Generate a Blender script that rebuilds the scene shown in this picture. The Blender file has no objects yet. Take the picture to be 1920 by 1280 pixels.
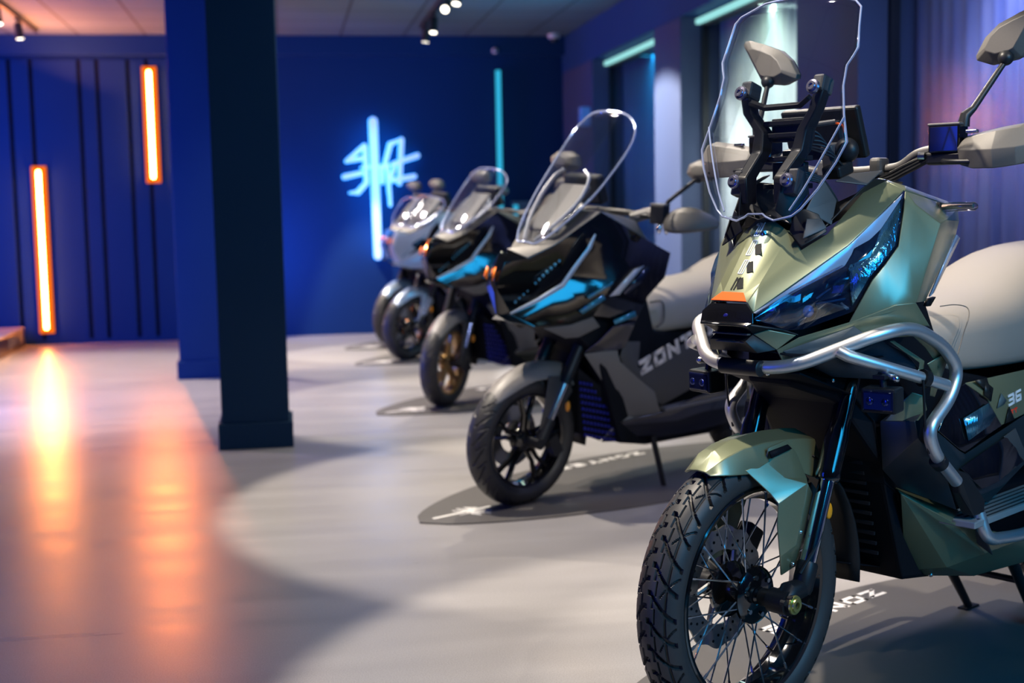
import bpy, math, random
from mathutils import Vector, Matrix
from math import sin, cos, pi, radians, sqrt, atan2
random.seed(7)
scene = bpy.context.scene
COL = scene.collection

# ------------------------------------------------------------------ camera
FPX, CAMH = 2500.0, 1.22                      # focal length in pixels of a 1920 px wide frame, eye height
PSI, THETA, RHO = radians(9.6087), radians(5.7767), radians(1.0599)
_R0 = Vector((cos(PSI), -sin(PSI), 0))
_F = Vector((sin(PSI)*cos(THETA), cos(PSI)*cos(THETA), -sin(THETA)))
_U0 = _R0.cross(_F)
_R = cos(RHO)*_R0 - sin(RHO)*_U0
_U = cos(RHO)*_U0 + sin(RHO)*_R0
_C = Vector((0, 0, CAMH))
cd = bpy.data.cameras.new('camera')
cam = bpy.data.objects.new('camera', cd)
COL.objects.link(cam)
cam.matrix_world = Matrix(((_R.x, _U.x, -_F.x, _C.x), (_R.y, _U.y, -_F.y, _C.y), (_R.z, _U.z, -_F.z, _C.z), (0, 0, 0, 1)))
cd.sensor_width = 36.0
cd.lens = FPX/1920*36.0
cd.clip_start = 0.05
cd.dof.use_dof = True
cd.dof.focus_distance = 3.05
cd.dof.aperture_fstop = 2.8
scene.camera = cam


def ray(px, py):
    return _F*FPX + _R*(px-960) + _U*(640-py)


def on_plane(px, py, p, n):
    r = ray(px, py)
    t = (p-_C).dot(n)/r.dot(n)
    return _C + r*t


# ------------------------------------------------------------------ colours and materials
def lin(r, g, b):
    def f(c):
        c /= 255.0
        return c/12.92 if c <= .04045 else ((c+.055)/1.055)**2.4
    return (f(r), f(g), f(b), 1.0)


def mat(name, col, rough=.5, metal=0.0, coat=0.0, var=.06, scale=40, bump=0.0, spec=.5, emit=None, estr=0.0, ior=1.5, coat_rough=.05):
    m = bpy.data.materials.new(name)
    m.use_nodes = True
    nt = m.node_tree
    b = nt.nodes['Principled BSDF']
    b.inputs['Roughness'].default_value = rough
    b.inputs['Metallic'].default_value = metal
    b.inputs['Coat Weight'].default_value = coat
    b.inputs['Coat Roughness'].default_value = coat_rough
    b.inputs['Specular IOR Level'].default_value = spec
    b.inputs['IOR'].default_value = ior
    if len(col) == 3:
        col = (*col, 1.0)
    b.inputs['Base Color'].default_value = col
    if var > 0:
        tc = nt.nodes.new('ShaderNodeTexCoord')
        nz = nt.nodes.new('ShaderNodeTexNoise')
        nz.inputs['Scale'].default_value = scale
        nz.inputs['Detail'].default_value = 4
        nt.links.new(tc.outputs['Object'], nz.inputs['Vector'])
        mr = nt.nodes.new('ShaderNodeMapRange')
        mr.inputs['To Min'].default_value = 1-var
        mr.inputs['To Max'].default_value = 1+var
        nt.links.new(nz.outputs['Fac'], mr.inputs['Value'])
        mx = nt.nodes.new('ShaderNodeVectorMath')
        mx.operation = 'SCALE'
        mx.inputs[0].default_value = col[:3]
        nt.links.new(mr.outputs['Result'], mx.inputs['Scale'])
        nt.links.new(mx.outputs['Vector'], b.inputs['Base Color'])
        if bump > 0:
            bp = nt.nodes.new('ShaderNodeBump')
            bp.inputs['Strength'].default_value = bump
            bp.inputs['Distance'].default_value = .002
            nt.links.new(nz.outputs['Fac'], bp.inputs['Height'])
            nt.links.new(bp.outputs['Normal'], b.inputs['Normal'])
    if emit is not None:
        b.inputs['Emission Color'].default_value = (*emit[:3], 1)
        b.inputs['Emission Strength'].default_value = estr
    return m


def glass(name, tint=(.96, .97, 1.0), amount=.10, rough=.02, edge=.55):
    """Clear acrylic sheet: see-through with reflections that grow at grazing angles."""
    m = bpy.data.materials.new(name)
    m.use_nodes = True
    nt = m.node_tree
    nt.nodes.clear()
    out = nt.nodes.new('ShaderNodeOutputMaterial')
    tr = nt.nodes.new('ShaderNodeBsdfTransparent')
    tr.inputs['Color'].default_value = (*tint, 1)
    gl = nt.nodes.new('ShaderNodeBsdfGlossy')
    gl.inputs['Roughness'].default_value = rough
    lw = nt.nodes.new('ShaderNodeLayerWeight')
    lw.inputs['Blend'].default_value = .25
    mr = nt.nodes.new('ShaderNodeMapRange')
    mr.inputs['To Min'].default_value = amount*.35
    mr.inputs['To Max'].default_value = edge
    nt.links.new(lw.outputs['Fresnel'], mr.inputs['Value'])
    mx = nt.nodes.new('ShaderNodeMixShader')
    nt.links.new(mr.outputs['Result'], mx.inputs['Fac'])
    nt.links.new(tr.outputs[0], mx.inputs[1])
    nt.links.new(gl.outputs[0], mx.inputs[2])
    nt.links.new(mx.outputs[0], out.inputs['Surface'])
    return m


def emission(name, col, strength):
    m = bpy.data.materials.new(name)
    m.use_nodes = True
    nt = m.node_tree
    nt.nodes.clear()
    out = nt.nodes.new('ShaderNodeOutputMaterial')
    e = nt.nodes.new('ShaderNodeEmission')
    e.inputs['Color'].default_value = (*col[:3], 1)
    e.inputs['Strength'].default_value = strength
    nt.links.new(e.outputs[0], out.inputs['Surface'])
    return m


# ------------------------------------------------------------------ mesh builder
class MB:
    def __init__(s):
        s.v, s.f, s.m = [], [], []

    def add(s, vs, fs, mi=0):
        b = len(s.v)
        s.v += [Vector(v) for v in vs]
        s.f += [tuple(i+b for i in f) for f in fs]
        s.m += [mi]*len(fs)
        return s

    def box(s, c, d, rot=None, mi=0):
        x, y, z = d[0]/2, d[1]/2, d[2]/2
        vs = [Vector(p) for p in ((-x, -y, -z), (x, -y, -z), (x, y, -z), (-x, y, -z), (-x, -y, z), (x, -y, z), (x, y, z), (-x, y, z))]
        if rot is not None:
            vs = [rot @ v for v in vs]
        c = Vector(c)
        return s.add([v+c for v in vs], [(0, 3, 2, 1), (4, 5, 6, 7), (0, 1, 5, 4), (1, 2, 6, 5), (2, 3, 7, 6), (3, 0, 4, 7)], mi)

    def hexa(s, a, b, mi=0):
        """Solid between quad a and quad b (four points each, same winding)."""
        return s.add(list(a)+list(b), [(3, 2, 1, 0), (4, 5, 6, 7), (0, 1, 5, 4), (1, 2, 6, 5), (2, 3, 7, 6), (3, 0, 4, 7)], mi)

    def tube(s, pts, r, n=12, caps=True, mi=0, flat=1.0, updir=None):
        pts = [Vector(p) for p in pts]
        N = len(pts)
        rs = r if isinstance(r, (list, tuple)) else [r]*N
        t0 = (pts[1]-pts[0]).normalized()
        up = Vector(updir) if updir else (Vector((0, 0, 1)) if abs(t0.z) < .9 else Vector((1, 0, 0)))
        vs, fs = [], []
        prev = None
        for i, p in enumerate(pts):
            if i == 0:
                t = t0
            elif i == N-1:
                t = (pts[i]-pts[i-1]).normalized()
            else:
                t = ((pts[i]-pts[i-1]).normalized()+(pts[i+1]-pts[i]).normalized()).normalized()
            if prev is None:
                a = (up-t*up.dot(t)).normalized()
            else:
                a = (prev-t*prev.dot(t)).normalized()
            prev = a
            b = t.cross(a)
            for k in range(n):
                an = 2*pi*k/n
                vs.append(p+a*(cos(an)*rs[i])+b*(sin(an)*rs[i]*flat))
        for i in range(N-1):
            for k in range(n):
                k2 = (k+1) % n
                fs.append((i*n+k, i*n+k2, (i+1)*n+k2, (i+1)*n+k))
        if caps:
            fs.append(tuple(reversed(range(n))))
            fs.append(tuple((N-1)*n+k for k in range(n)))
        return s.add(vs, fs, mi)

    def cyl(s, a, b, r, n=20, mi=0, r2=None):
        return s.tube([a, b], [r, r if r2 is None else r2], n, True, mi)

    def lathe(s, prof, c, axis, n=64, mi=0, closed=False):
        """prof: list of (radius, offset along axis)."""
        c = Vector(c)
        w = Vector(axis).normalized()
        u = w.orthogonal().normalized()
        v = w.cross(u)
        vs, fs = [], []
        M = len(prof)
        for k in range(n):
            a = 2*pi*k/n
            d = u*cos(a)+v*sin(a)
            for (r, h) in prof:
                vs.append(c+d*r+w*h)
        for k in range(n):
            k2 = (k+1) % n
            for j in range(M if closed else M-1):
                j2 = (j+1) % M
                fs.append((k*M+j, k*M+j2, k2*M+j2, k2*M+j))
        return s.add(vs, fs, mi)

    def sphere(s, c, r, n=16, m=10, mi=0, sc=(1, 1, 1)):
        c = Vector(c)
        vs = [c+Vector((0, 0, r*sc[2]))]
        for i in range(1, m):
            th = pi*i/m
            for k in range(n):
                a = 2*pi*k/n
                vs.append(c+Vector((r*sin(th)*cos(a)*sc[0], r*sin(th)*sin(a)*sc[1], r*cos(th)*sc[2])))
        vs.append(c-Vector((0, 0, r*sc[2])))
        fs = [(0, 1+k, 1+(k+1) % n) for k in range(n)]
        for i in range(m-2):
            for k in range(n):
                k2 = (k+1) % n
                fs.append((1+i*n+k, 1+(i+1)*n+k, 1+(i+1)*n+k2, 1+i*n+k2))
        L = len(vs)-1
        fs += [(L, 1+(m-2)*n+(k+1) % n, 1+(m-2)*n+k) for k in range(n)]
        return s.add(vs, fs, mi)

    def loft(s, secs, caps=True, closed=True, mi=0):
        n = len(secs[0])
        vs = [p for sec in secs for p in sec]
        fs = []
        for i in range(len(secs)-1):
            for k in range(n if closed else n-1):
                k2 = (k+1) % n
                fs.append((i*n+k, i*n+k2, (i+1)*n+k2, (i+1)*n+k))
        if caps and closed:
            fs.append(tuple(reversed(range(n))))
            fs.append(tuple((len(secs)-1)*n+k for k in range(n)))
        return s.add(vs, fs, mi)

    def prism(s, poly, d, mi=0):
        """Extrude a planar polygon (3-D points) by vector d."""
        n = len(poly)
        d = Vector(d)
        vs = [Vector(p) for p in poly]+[Vector(p)+d for p in poly]
        fs = [tuple(reversed(range(n))), tuple(range(n, 2*n))]
        fs += [(i, (i+1) % n, n+(i+1) % n, n+i) for i in range(n)]
        return s.add(vs, fs, mi)

    def mirrored(s):
        o = MB()
        o.v = [Vector((v.x, -v.y, v.z)) for v in s.v]
        o.f = [tuple(reversed(f)) for f in s.f]
        o.m = list(s.m)
        return o

    def both(s):
        o = s.mirrored()
        b = len(s.v)
        s.v += o.v
        s.f += [tuple(i+b for i in f) for f in o.f]
        s.m += o.m
        return s

    def mesh(s, name, mats, smooth=True):
        me = bpy.data.meshes.new(name)
        me.from_pydata([tuple(v) for v in s.v], [], s.f)
        if not isinstance(mats, (list, tuple)):
            mats = [mats]
        for m in mats:
            me.materials.append(m)
        if len(mats) > 1:
            me.polygons.foreach_set('material_index', s.m)
        if smooth:
            me.polygons.foreach_set('use_smooth', [True]*len(me.polygons))
        me.update()
        import bmesh
        bm = bmesh.new()
        bm.from_mesh(me)
        bmesh.ops.remove_doubles(bm, verts=bm.verts, dist=1e-5)
        bmesh.ops.recalc_face_normals(bm, faces=bm.faces)
        bm.to_mesh(me)
        bm.free()
        if smooth:
            me.set_sharp_from_angle(angle=radians(smooth if smooth is not True else 35))
        return me

    def build(s, name, mats, parent=None, smooth=True, bevel=0.0, seg=2, sub=0, solid=0.0, offset=0.0, rim=0, loc=None):
        me = s.mesh(name, mats, smooth)
        o = bpy.data.objects.new(name, me)
        COL.objects.link(o)
        if parent is not None:
            o.parent = parent
        if loc is not None:
            o.location = loc
        if solid:
            md = o.modifiers.new('solid', 'SOLIDIFY')
            md.thickness = solid
            md.offset = offset
            md.material_offset_rim = rim
        if sub:
            md = o.modifiers.new('sub', 'SUBSURF')
            md.levels = md.render_levels = sub
        if bevel:
            md = o.modifiers.new('bevel', 'BEVEL')
            md.width = bevel
            md.segments = seg
            md.limit_method = 'ANGLE'
            md.angle_limit = radians(20)
            md.harden_normals = False
        return o


def fillet(pts, r, n=6):
    """Round the corners of a polyline, as a bent tube is."""
    pts = [Vector(p) for p in pts]
    rs = r if isinstance(r, (list, tuple)) else [r]*len(pts)
    out = [pts[0]]
    for i in range(1, len(pts)-1):
        a, b, c = pts[i-1], pts[i], pts[i+1]
        d1, d2 = (a-b), (c-b)
        L = min(rs[i], d1.length*.48, d2.length*.48)
        p1, p2 = b+d1.normalized()*L, b+d2.normalized()*L
        for k in range(n+1):
            t = k/n
            out.append(p1*(1-t)**2+b*2*t*(1-t)+p2*t*t)
    out.append(pts[-1])
    return out


def smooth_path(pts, n=8):
    """Catmull-Rom through the points."""
    P = [Vector(p) for p in pts]
    P = [P[0]*2-P[1]]+P+[P[-1]*2-P[-2]]
    out = []
    for i in range(1, len(P)-2):
        for k in range(n):
            t = k/n
            a, b, c, d = P[i-1], P[i], P[i+1], P[i+2]
            out.append(.5*((2*b)+(c-a)*t+(2*a-5*b+4*c-d)*t*t+(3*b-a-3*c+d)*t**3))
    out.append(P[-2])
    return out


def tag(o, label, cat, group=None, kind=None):
    o['label'] = label
    o['category'] = cat
    if group:
        o['group'] = group
    if kind:
        o['kind'] = kind
    return o


def struct(o, label=None):
    o['kind'] = 'structure'
    if label:
        o['label'] = label
    return o


def empty(name, loc, rz=0.0):
    o = bpy.data.objects.new(name, None)
    COL.objects.link(o)
    o.location = loc
    o.rotation_euler = (0, 0, rz)
    o.empty_display_size = .1
    return o


# ------------------------------------------------------------------ bold block lettering
GLYPH = {
    'Z': [[(0, 1), (1, 1), (0, 0), (1, 0)]],
    'O': [[(0, 0), (0, 1), (1, 1), (1, 0), (0, 0)]],
    'N': [[(0, 0), (0, 1), (1, 0), (1, 1)]],
    'T': [[(0, 1), (1, 1)], [(.5, 1), (.5, 0)]],
    'E': [[(1, 1), (0, 1), (0, 0), (1, 0)], [(0, .5), (.9, .5)]],
    'S': [[(1, 1), (0, 1), (0, .5), (1, .5), (1, 0), (0, 0)]],
    '3': [[(0, 1), (1, 1), (1, 0), (0, 0)], [(.15, .5), (1, .5)]],
    '6': [[(1, 1), (0, 1), (0, 0), (1, 0), (1, .5), (0, .5)]],
    '8': [[(0, 0), (0, 1), (1, 1), (1, 0), (0, 0)], [(0, .5), (1, .5)]],
    'G': [[(1, 1), (0, 1), (0, 0), (1, 0), (1, .45), (.55, .45)]],
    '-': [[(.1, .5), (.9, .5)]],
}


def lettering(text, o, ux, uy, h, w, gap, stroke, depth):
    """Bold strokes of the text as one mesh; ux reads along, uy is up, raised along their cross product."""
    o, ux, uy = Vector(o), Vector(ux).normalized(), Vector(uy).normalized()
    nz = ux.cross(uy).normalized()
    mb = MB()
    x = 0.0
    for ch in text:
        if ch != ' ':
            for pl in GLYPH[ch]:
                P = [o+ux*(x+stroke/2+a*(w-stroke))+uy*(stroke/2+b*(h-stroke)) for a, b in pl]
                for i in range(len(P)-1):
                    a, b = P[i], P[i+1]
                    t = (b-a).normalized()
                    s = nz.cross(t)*(stroke/2)
                    e = t*(stroke/2 if abs(t.dot(ux)) > .99 or abs(t.dot(uy)) > .99 else stroke*.2)
                    mb.prism([a-e-s, b+e-s, b+e+s, a-e+s], nz*depth)
        x += w+gap
    return mb
# ------------------------------------------------------------------ the setting
YB, XR, ZC = 13.15, 2.78, 2.87          # back wall, face of the window pillars, ceiling

navy = mat('navy wall paint', (.009, .036, .120), .55, var=.05, scale=3, spec=.12)
navy_dark = mat('dark navy column paint', (.008, .032, .060), .55, var=.05, scale=3, spec=.15)
header_paint = mat('blue header paint', (.020, .068, .18), .55, var=.04, scale=3, spec=.15)  # blue light on the beam is put into the paint colour
pillar_paint = mat('blue grey pillar paint', (.062, .084, .150), .6, var=.04, scale=3, spec=.2)
black_trim = mat('matt black groove', (.006, .007, .010), .6, var=.0, spec=.08)
black_metal = mat('black powder coated metal', (.012, .012, .014), .4, .2, var=.05)
white_print = mat('white print', (.75, .74, .72), .6, var=.04)


def floor_material():
    m = bpy.data.materials.new('grey textured vinyl floor')
    m.use_nodes = True
    nt = m.node_tree
    b = nt.nodes['Principled BSDF']
    tc = nt.nodes.new('ShaderNodeTexCoord')
    n1 = nt.nodes.new('ShaderNodeTexNoise')
    n1.inputs['Scale'].default_value = 1.3
    n1.inputs['Detail'].default_value = 6
    n2 = nt.nodes.new('ShaderNodeTexNoise')
    n2.inputs['Scale'].default_value = 260
    n2.inputs['Detail'].default_value = 2
    mp = nt.nodes.new('ShaderNodeMapping')
    mp.inputs['Scale'].default_value = (.35, 3.0, 1)
    n3 = nt.nodes.new('ShaderNodeTexNoise')
    n3.inputs['Scale'].default_value = 2.0
    n3.inputs['Detail'].default_value = 5
    for n in (n1, n2):
        nt.links.new(tc.outputs['Object'], n.inputs['Vector'])
    nt.links.new(tc.outputs['Object'], mp.inputs['Vector'])
    nt.links.new(mp.outputs['Vector'], n3.inputs['Vector'])

    def mr(src, lo, hi):
        r = nt.nodes.new('ShaderNodeMapRange')
        r.inputs['From Min'].default_value = .3
        r.inputs['From Max'].default_value = .7
        r.inputs['To Min'].default_value = lo
        r.inputs['To Max'].default_value = hi
        nt.links.new(src.outputs['Fac'], r.inputs['Value'])
        return r.outputs['Result']

    def mul(a, c):
        q = nt.nodes.new('ShaderNodeMath')
        q.operation = 'MULTIPLY'
        nt.links.new(a, q.inputs[0])
        nt.links.new(c, q.inputs[1])
        return q.outputs[0]
    f = mul(mul(mr(n1, .94, 1.06), mr(n2, .80, 1.16)), mr(n3, .93, 1.06))
    sc = nt.nodes.new('ShaderNodeVectorMath')
    sc.operation = 'SCALE'
    sc.inputs[0].default_value = (.30, .29, .285)
    nt.links.new(f, sc.inputs['Scale'])
    nt.links.new(sc.outputs['Vector'], b.inputs['Base Color'])
    nt.links.new(mr(n3, .27, .36), b.inputs['Roughness'])
    bp = nt.nodes.new('ShaderNodeBump')
    bp.inputs['Strength'].default_value = .12
    bp.inputs['Distance'].default_value = .001
    nt.links.new(n2.outputs['Fac'], bp.inputs['Height'])
    nt.links.new(bp.outputs['Normal'], b.inputs['Normal'])
    return m


def ceiling_material():
    m = bpy.data.materials.new('white ceiling tiles')
    m.use_nodes = True
    nt = m.node_tree
    b = nt.nodes['Principled BSDF']
    b.inputs['Roughness'].default_value = .8
    tc = nt.nodes.new('ShaderNodeTexCoord')
    br = nt.nodes.new('ShaderNodeTexBrick')
    br.offset = 0.0
    br.inputs['Scale'].default_value = 1.0
    br.inputs['Brick Width'].default_value = .6
    br.inputs['Row Height'].default_value = .6
    br.inputs['Mortar Size'].default_value = .012
    br.inputs['Color1'].default_value = (.105, .150, .175, 1)
    br.inputs['Color2'].default_value = (.095, .140, .165, 1)
    br.inputs['Mortar'].default_value = (.03, .04, .05, 1)
    nt.links.new(tc.outputs['Object'], br.inputs['Vector'])
    nt.links.new(br.outputs['Color'], b.inputs['Base Color'])
    return m


def slab(name, x0, x1, y0, y1, z0, z1, m, parent=None, bevel=0.0, label=None):
    o = MB().box(((x0+x1)/2, (y0+y1)/2, (z0+z1)/2), (x1-x0, y1-y0, z1-z0)).build(name, m, parent, smooth=False, bevel=bevel)
    if parent is None:
        struct(o, label)
    return o


slab('floor', -6.2, 3.4, -3.0, 13.4, -.2, 0, floor_material(), label='grey textured showroom floor')
slab('ceiling', -6.2, 3.4, -3.0, 13.4, ZC, ZC+.15, ceiling_material(), label='tiled showroom ceiling')
slab('wall_back', -6.2, 3.4, YB, YB+.2, 0, ZC, navy, label='dark blue back wall')
slab('wall_left', -6.2, -6.0, -3.0, YB, 0, ZC, navy, label='dark blue side wall')
slab('wall_right', 3.12, 3.3, -3.0, YB, 0, ZC, navy, label='outer wall behind the windows')
slab('wall_front', -6.0, 3.12, -3.0, -2.85, 0, ZC, navy_dark, label='dark wall behind the viewer')
slab('trim_1', -6.0, XR, YB-.14, YB, 2.69, ZC, navy, bevel=.004, label='blue fascia beam along the top of the back wall')

# vertical panelling with pairs of dark grooves, left part of the back wall
gro = [-3.95, -3.77, -3.35, -3.18, -2.86, -2.69, -2.455, -2.262, -1.831, -1.668, -1.388, -1.216]
mb, mg = MB(), MB()
x = -5.0
for g in gro + [-.9]:
    x1 = g-.018
    mb.box(((x+x1)/2, YB-.0125, 1.35), (x1-x, .025, 2.62))
    x = g+.018
mg.box((-2.95, YB-.002, 1.35), (4.1, .004, 2.62))
pan = struct(mb.build('trim_2', navy, smooth=False, bevel=.003), 'dark blue wall panels with vertical grooves')
mg.build('groove_backing', black_trim, pan, smooth=False)
slab('baseboard_back', -5.0, -.9, YB-.035, YB-.0255, 0, .045, navy)

# two free standing columns
def column(x0, x1, y0, d, m, label):
    c = struct(MB().box(((x0+x1)/2, y0+d/2, ZC/2), (x1-x0, d, ZC)).build('column', m, smooth=False, bevel=.006), label)
    sk = MB()
    e, h = .018, .135
    sk.box(((x0+x1)/2, y0+d/2, h/2), (x1-x0+2*e, d+2*e, h))
    sk.build('skirting', m, c, smooth=False, bevel=.004)
    return c


column(-.347, -.003, 6.938, .345, navy_dark, 'dark navy square column nearest the camera')
column(-.785, -.40, 10.0, .385, navy, 'blue square column standing behind the dark one')

# window side: pillars, header, sills
def pillar(y0, y1, label):
    return slab('column', XR, 3.119, y0, y1, 0, 2.52, pillar_paint, bevel=.006, label=label)


pillar(9.15, 9.82, 'blue grey pillar between the far windows')
pillar(6.2, 7.0, 'blue grey pillar between the nearer windows')
pillar(3.25, 4.05, 'blue grey pillar beside the nearest window')
pillar(11.85, 13.149, 'blue grey pillar in the far corner')
pillar(-1.0, .4, 'blue grey pillar behind the viewer')
slab('trim_3', XR, 3.119, -2.85, 13.149, 2.52, ZC-.001, header_paint, label='blue header beam above the windows')
dark_frame = mat('dark window frame', (.008, .010, .016), .4, var=0)


def streak_cloth(name, c1, c2, sx=60, rough=.75):
    m = bpy.data.materials.new(name)
    m.use_nodes = True
    nt = m.node_tree
    b = nt.nodes['Principled BSDF']
    b.inputs['Roughness'].default_value = rough
    tc = nt.nodes.new('ShaderNodeTexCoord')
    mp = nt.nodes.new('ShaderNodeMapping')
    mp.inputs['Scale'].default_value = (1, sx*.12, .35)
    nz = nt.nodes.new('ShaderNodeTexNoise')
    nz.inputs['Scale'].default_value = 2.2
    nz.inputs['Detail'].default_value = 5
    cr = nt.nodes.new('ShaderNodeValToRGB')
    cr.color_ramp.elements[0].position = .32
    cr.color_ramp.elements[1].position = .68
    cr.color_ramp.elements[0].color = (*c1, 1)
    cr.color_ramp.elements[1].color = (*c2, 1)
    nt.links.new(tc.outputs['Object'], mp.inputs['Vector'])
    nt.links.new(mp.outputs['Vector'], nz.inputs['Vector'])
    nt.links.new(nz.outputs['Fac'], cr.inputs['Fac'])
    nt.links.new(cr.outputs['Color'], b.inputs['Base Color'])
    return m


pane = glass('window glass', (.96, .98, 1.0), .003, .16, .05)
cyan_reflect = emission('cyan LED strip', (.34, .80, .80), 1.0)
cloths = [streak_cloth('teal roller blind', (.035, .13, .20), (.05, .17, .25), 8),  # one neutral cloth, coloured light is put into each base colour
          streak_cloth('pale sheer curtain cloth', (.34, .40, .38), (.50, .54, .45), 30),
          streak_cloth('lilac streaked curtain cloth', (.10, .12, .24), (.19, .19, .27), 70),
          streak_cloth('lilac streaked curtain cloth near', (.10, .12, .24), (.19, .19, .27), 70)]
wins = [(9.82, 11.85), (7.0, 9.15), (4.05, 6.2), (.4, 3.25)]
kinds = ['blue roller blind drawn down behind the farthest window', 'pale sheer curtain behind the window with greenish light',
         'lilac streaked curtain hanging behind the nearer window', 'lilac streaked curtain beside the viewer']
for i, (y0, y1) in enumerate(wins):
    fr = MB()
    X = 2.955
    w = .035
    for (a, b, c, d) in ((y0, y0+w, .25, 2.52), (y1-w, y1, .25, 2.52), (y0+w, y1-w, .25, .25+w), (y0+w, y1-w, 2.45, 2.52)):
        fr.box((X, (a+b)/2, (c+d)/2), (.05, b-a, d-c))
    win = struct(fr.build('window_%d' % (i+1), dark_frame, smooth=False, bevel=.003), 'dark framed showroom window')
    MB().box((X, (y0+y1)/2, 1.385), (.006, y1-y0-2*w, 2.2)).build('pane', pane, win, smooth=False)
    MB().box((3.0, (y0+y1)/2, .125), (.23, y1-y0-.002, .25)).build('sill', pillar_paint, win, smooth=False)
    # curtain: gentle vertical folds
    cu = MB()
    n = int((y1-y0)*60)
    amp = .004 if i == 0 else .014
    vs, fs = [], []
    for k in range(n+1):
        y = y0+.01+(y1-y0-.02)*k/n
        dx = amp*sin(k*.9+.7*sin(k*.23))
        vs += [(3.06+dx, y, .27), (3.06+dx, y, 2.5)]
    fs = [(2*k, 2*k+2, 2*k+3, 2*k+1) for k in range(n)]
    cu.add(vs, fs)
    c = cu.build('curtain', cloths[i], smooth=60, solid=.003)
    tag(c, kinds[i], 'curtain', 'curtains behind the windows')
    if i < 3:
        s = MB().box((2.90, (y0+y1)/2, 2.478), (.03, y1-y0-.05, .035)).build('light_strip', cyan_reflect, smooth=False)  # glowing bar put in for the cyan reflection at the window head
        tag(s, ['pale cyan light strip along the head of the farthest window', 'pale cyan light strip above the window with the pale curtain',
                'pale cyan light strip above the window beside the adventure scooter'][i], 'light', 'light strips at the window heads')

# ------------------------------------------------------------------ glowing tubes on the back wall
orange_core = emission('orange tube core', (1.0, .27, .045), 95.0)
orange_halo = emission('orange tube diffuser', (1.0, .16, .006), 1.15)
cyan_tube = emission('cyan tube', (.030, .42, .68), 1.1)


def light_tube(X, z0, z1, label, r=.019):
    t = empty('tube_light', (X, YB-.06, z0))
    tag(t, label, 'light', 'glowing tubes on the back wall')
    MB().box((0, .035, (z1-z0)/2), (.03, .03, z1-z0+.06)).build('channel', black_metal, t, smooth=False, bevel=.003)
    MB().box((0, .016, (z1-z0)/2), (.135, .006, z1-z0+.08)).build('diffuser', orange_halo, t, smooth=False)  # glowing plate added as the orange halo around the tube
    mb = MB()
    mb.tube([(0, -.008, .0), (0, -.008, .012), (0, -.008, z1-z0-.012), (0, -.008, z1-z0)], [r*.6, r, r, r*.6], 16)
    mb.build('tube', orange_core, t)
    return t


light_tube(-2.232, .15, 1.635, 'lower of the two orange glowing tubes on the grooved wall, reaching almost to the floor')
light_tube(-1.193, 1.545, 2.55, 'upper of the two orange glowing tubes on the grooved wall')
t = empty('tube_light', (2.128, YB-.05, .02))
tag(t, 'thin cyan glowing tube standing upright on the back wall right of the neon sign', 'light', 'glowing tubes on the back wall')
MB().box((0, .03, 1.26), (.05, .03, 2.56)).build('channel', black_metal, t, smooth=False, bevel=.003)
MB().tube([(0, 0, .02), (0, 0, 2.53)], .026, 16).build('tube', cyan_tube, t)

# ------------------------------------------------------------------ neon emblem on the back wall
LOGO = [  # strokes in the picture of the sign: x to the right, z up, metres; then half width at both ends
    ([(-.006, .680), (.006, -.62)], .048, .046),
    ([(-.095, .445), (-.27, .300)], .026, .020),
    ([(-.27, .300), (-.10, .330)], .018, .024),
    ([(-.295, .150), (-.13, .185)], .028, .024),
    ([(-.09, .43), (-.085, .09)], .026, .026),
    ([(-.085, .09), (-.17, .0)], .026, .028),
    ([(-.17, .0), (-.25, -.005)], .024, .008),
    ([(-.13, .235), (.235, .265)], .012, .012),
    ([(.09, .24), (.155, .46)], .024, .026),
    ([(.155, .46), (.265, .505)], .024, .012),
    ([(.265, .50), (.235, .08)], .026, .024),
    ([(.18, .27), (.415, .345)], .022, .028),
    ([(.17, .11), (.38, .145)], .026, .026),
    ([(.065, .23), (.07, .09)], .024, .020),
    ([(.12, .24), (.135, -.03)], .024, .018),
    ([(.137, -.03), (.14, -.13)], .016, .014),
    ([(.19, .24), (.155, .14)], .02, .02),
]


def logo_mesh(o, ux, uy, scale, depth, grow=0.0, sx=1.0):
    o, ux, uy = Vector(o), Vector(ux), Vector(uy)
    nz = ux.cross(uy).normalized()
    mb = MB()
    for i, (pts, w0, w1) in enumerate(LOGO):
        a, b = [o+ux*(p[0]*scale*sx)+uy*(p[1]*scale) for p in pts]
        t = (b-a).normalized()
        s = nz.cross(t)
        w0, w1 = (w0*.8+grow)*scale, (w1*.8+grow)*scale
        ring = []
        for (c, w, a0) in ((b, w1, -pi/2), (a, w0, pi/2)):
            for k in range(7):
                an = a0+pi*k/6
                ring.append(c+t*(cos(an)*w)+s*(sin(an)*w))
        mb.prism(ring, nz*(depth*(1+.02*i)))
    return mb


neon = empty('neon_sign', (.897, YB, 1.385))
tag(neon, 'glowing blue white emblem of brush strokes around a long blade on the back wall', 'sign')
face_m = mat('pale neon sign face', (.62, .64, .72), .4, var=.03, emit=(.60, .66, 1.0), estr=.60)
halo_m = emission('blue neon halo', (.01, .36, 1.0), 4.0)
logo_mesh((0, -.075, 0), (1, 0, 0), (0, 0, 1), 1.0, .012).build('sign_face', face_m, neon, bevel=.002)
logo_mesh((0, -.030, 0), (1, 0, 0), (0, 0, 1), 1.0, .030, grow=.005).build('halo_tube', halo_m, neon)
for z in (.5, .2, -.1, -.5):
    MB().cyl((0, -.04, z), (0, 0, z), .008, 8).build('standoff', black_metal, neon)

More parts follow.
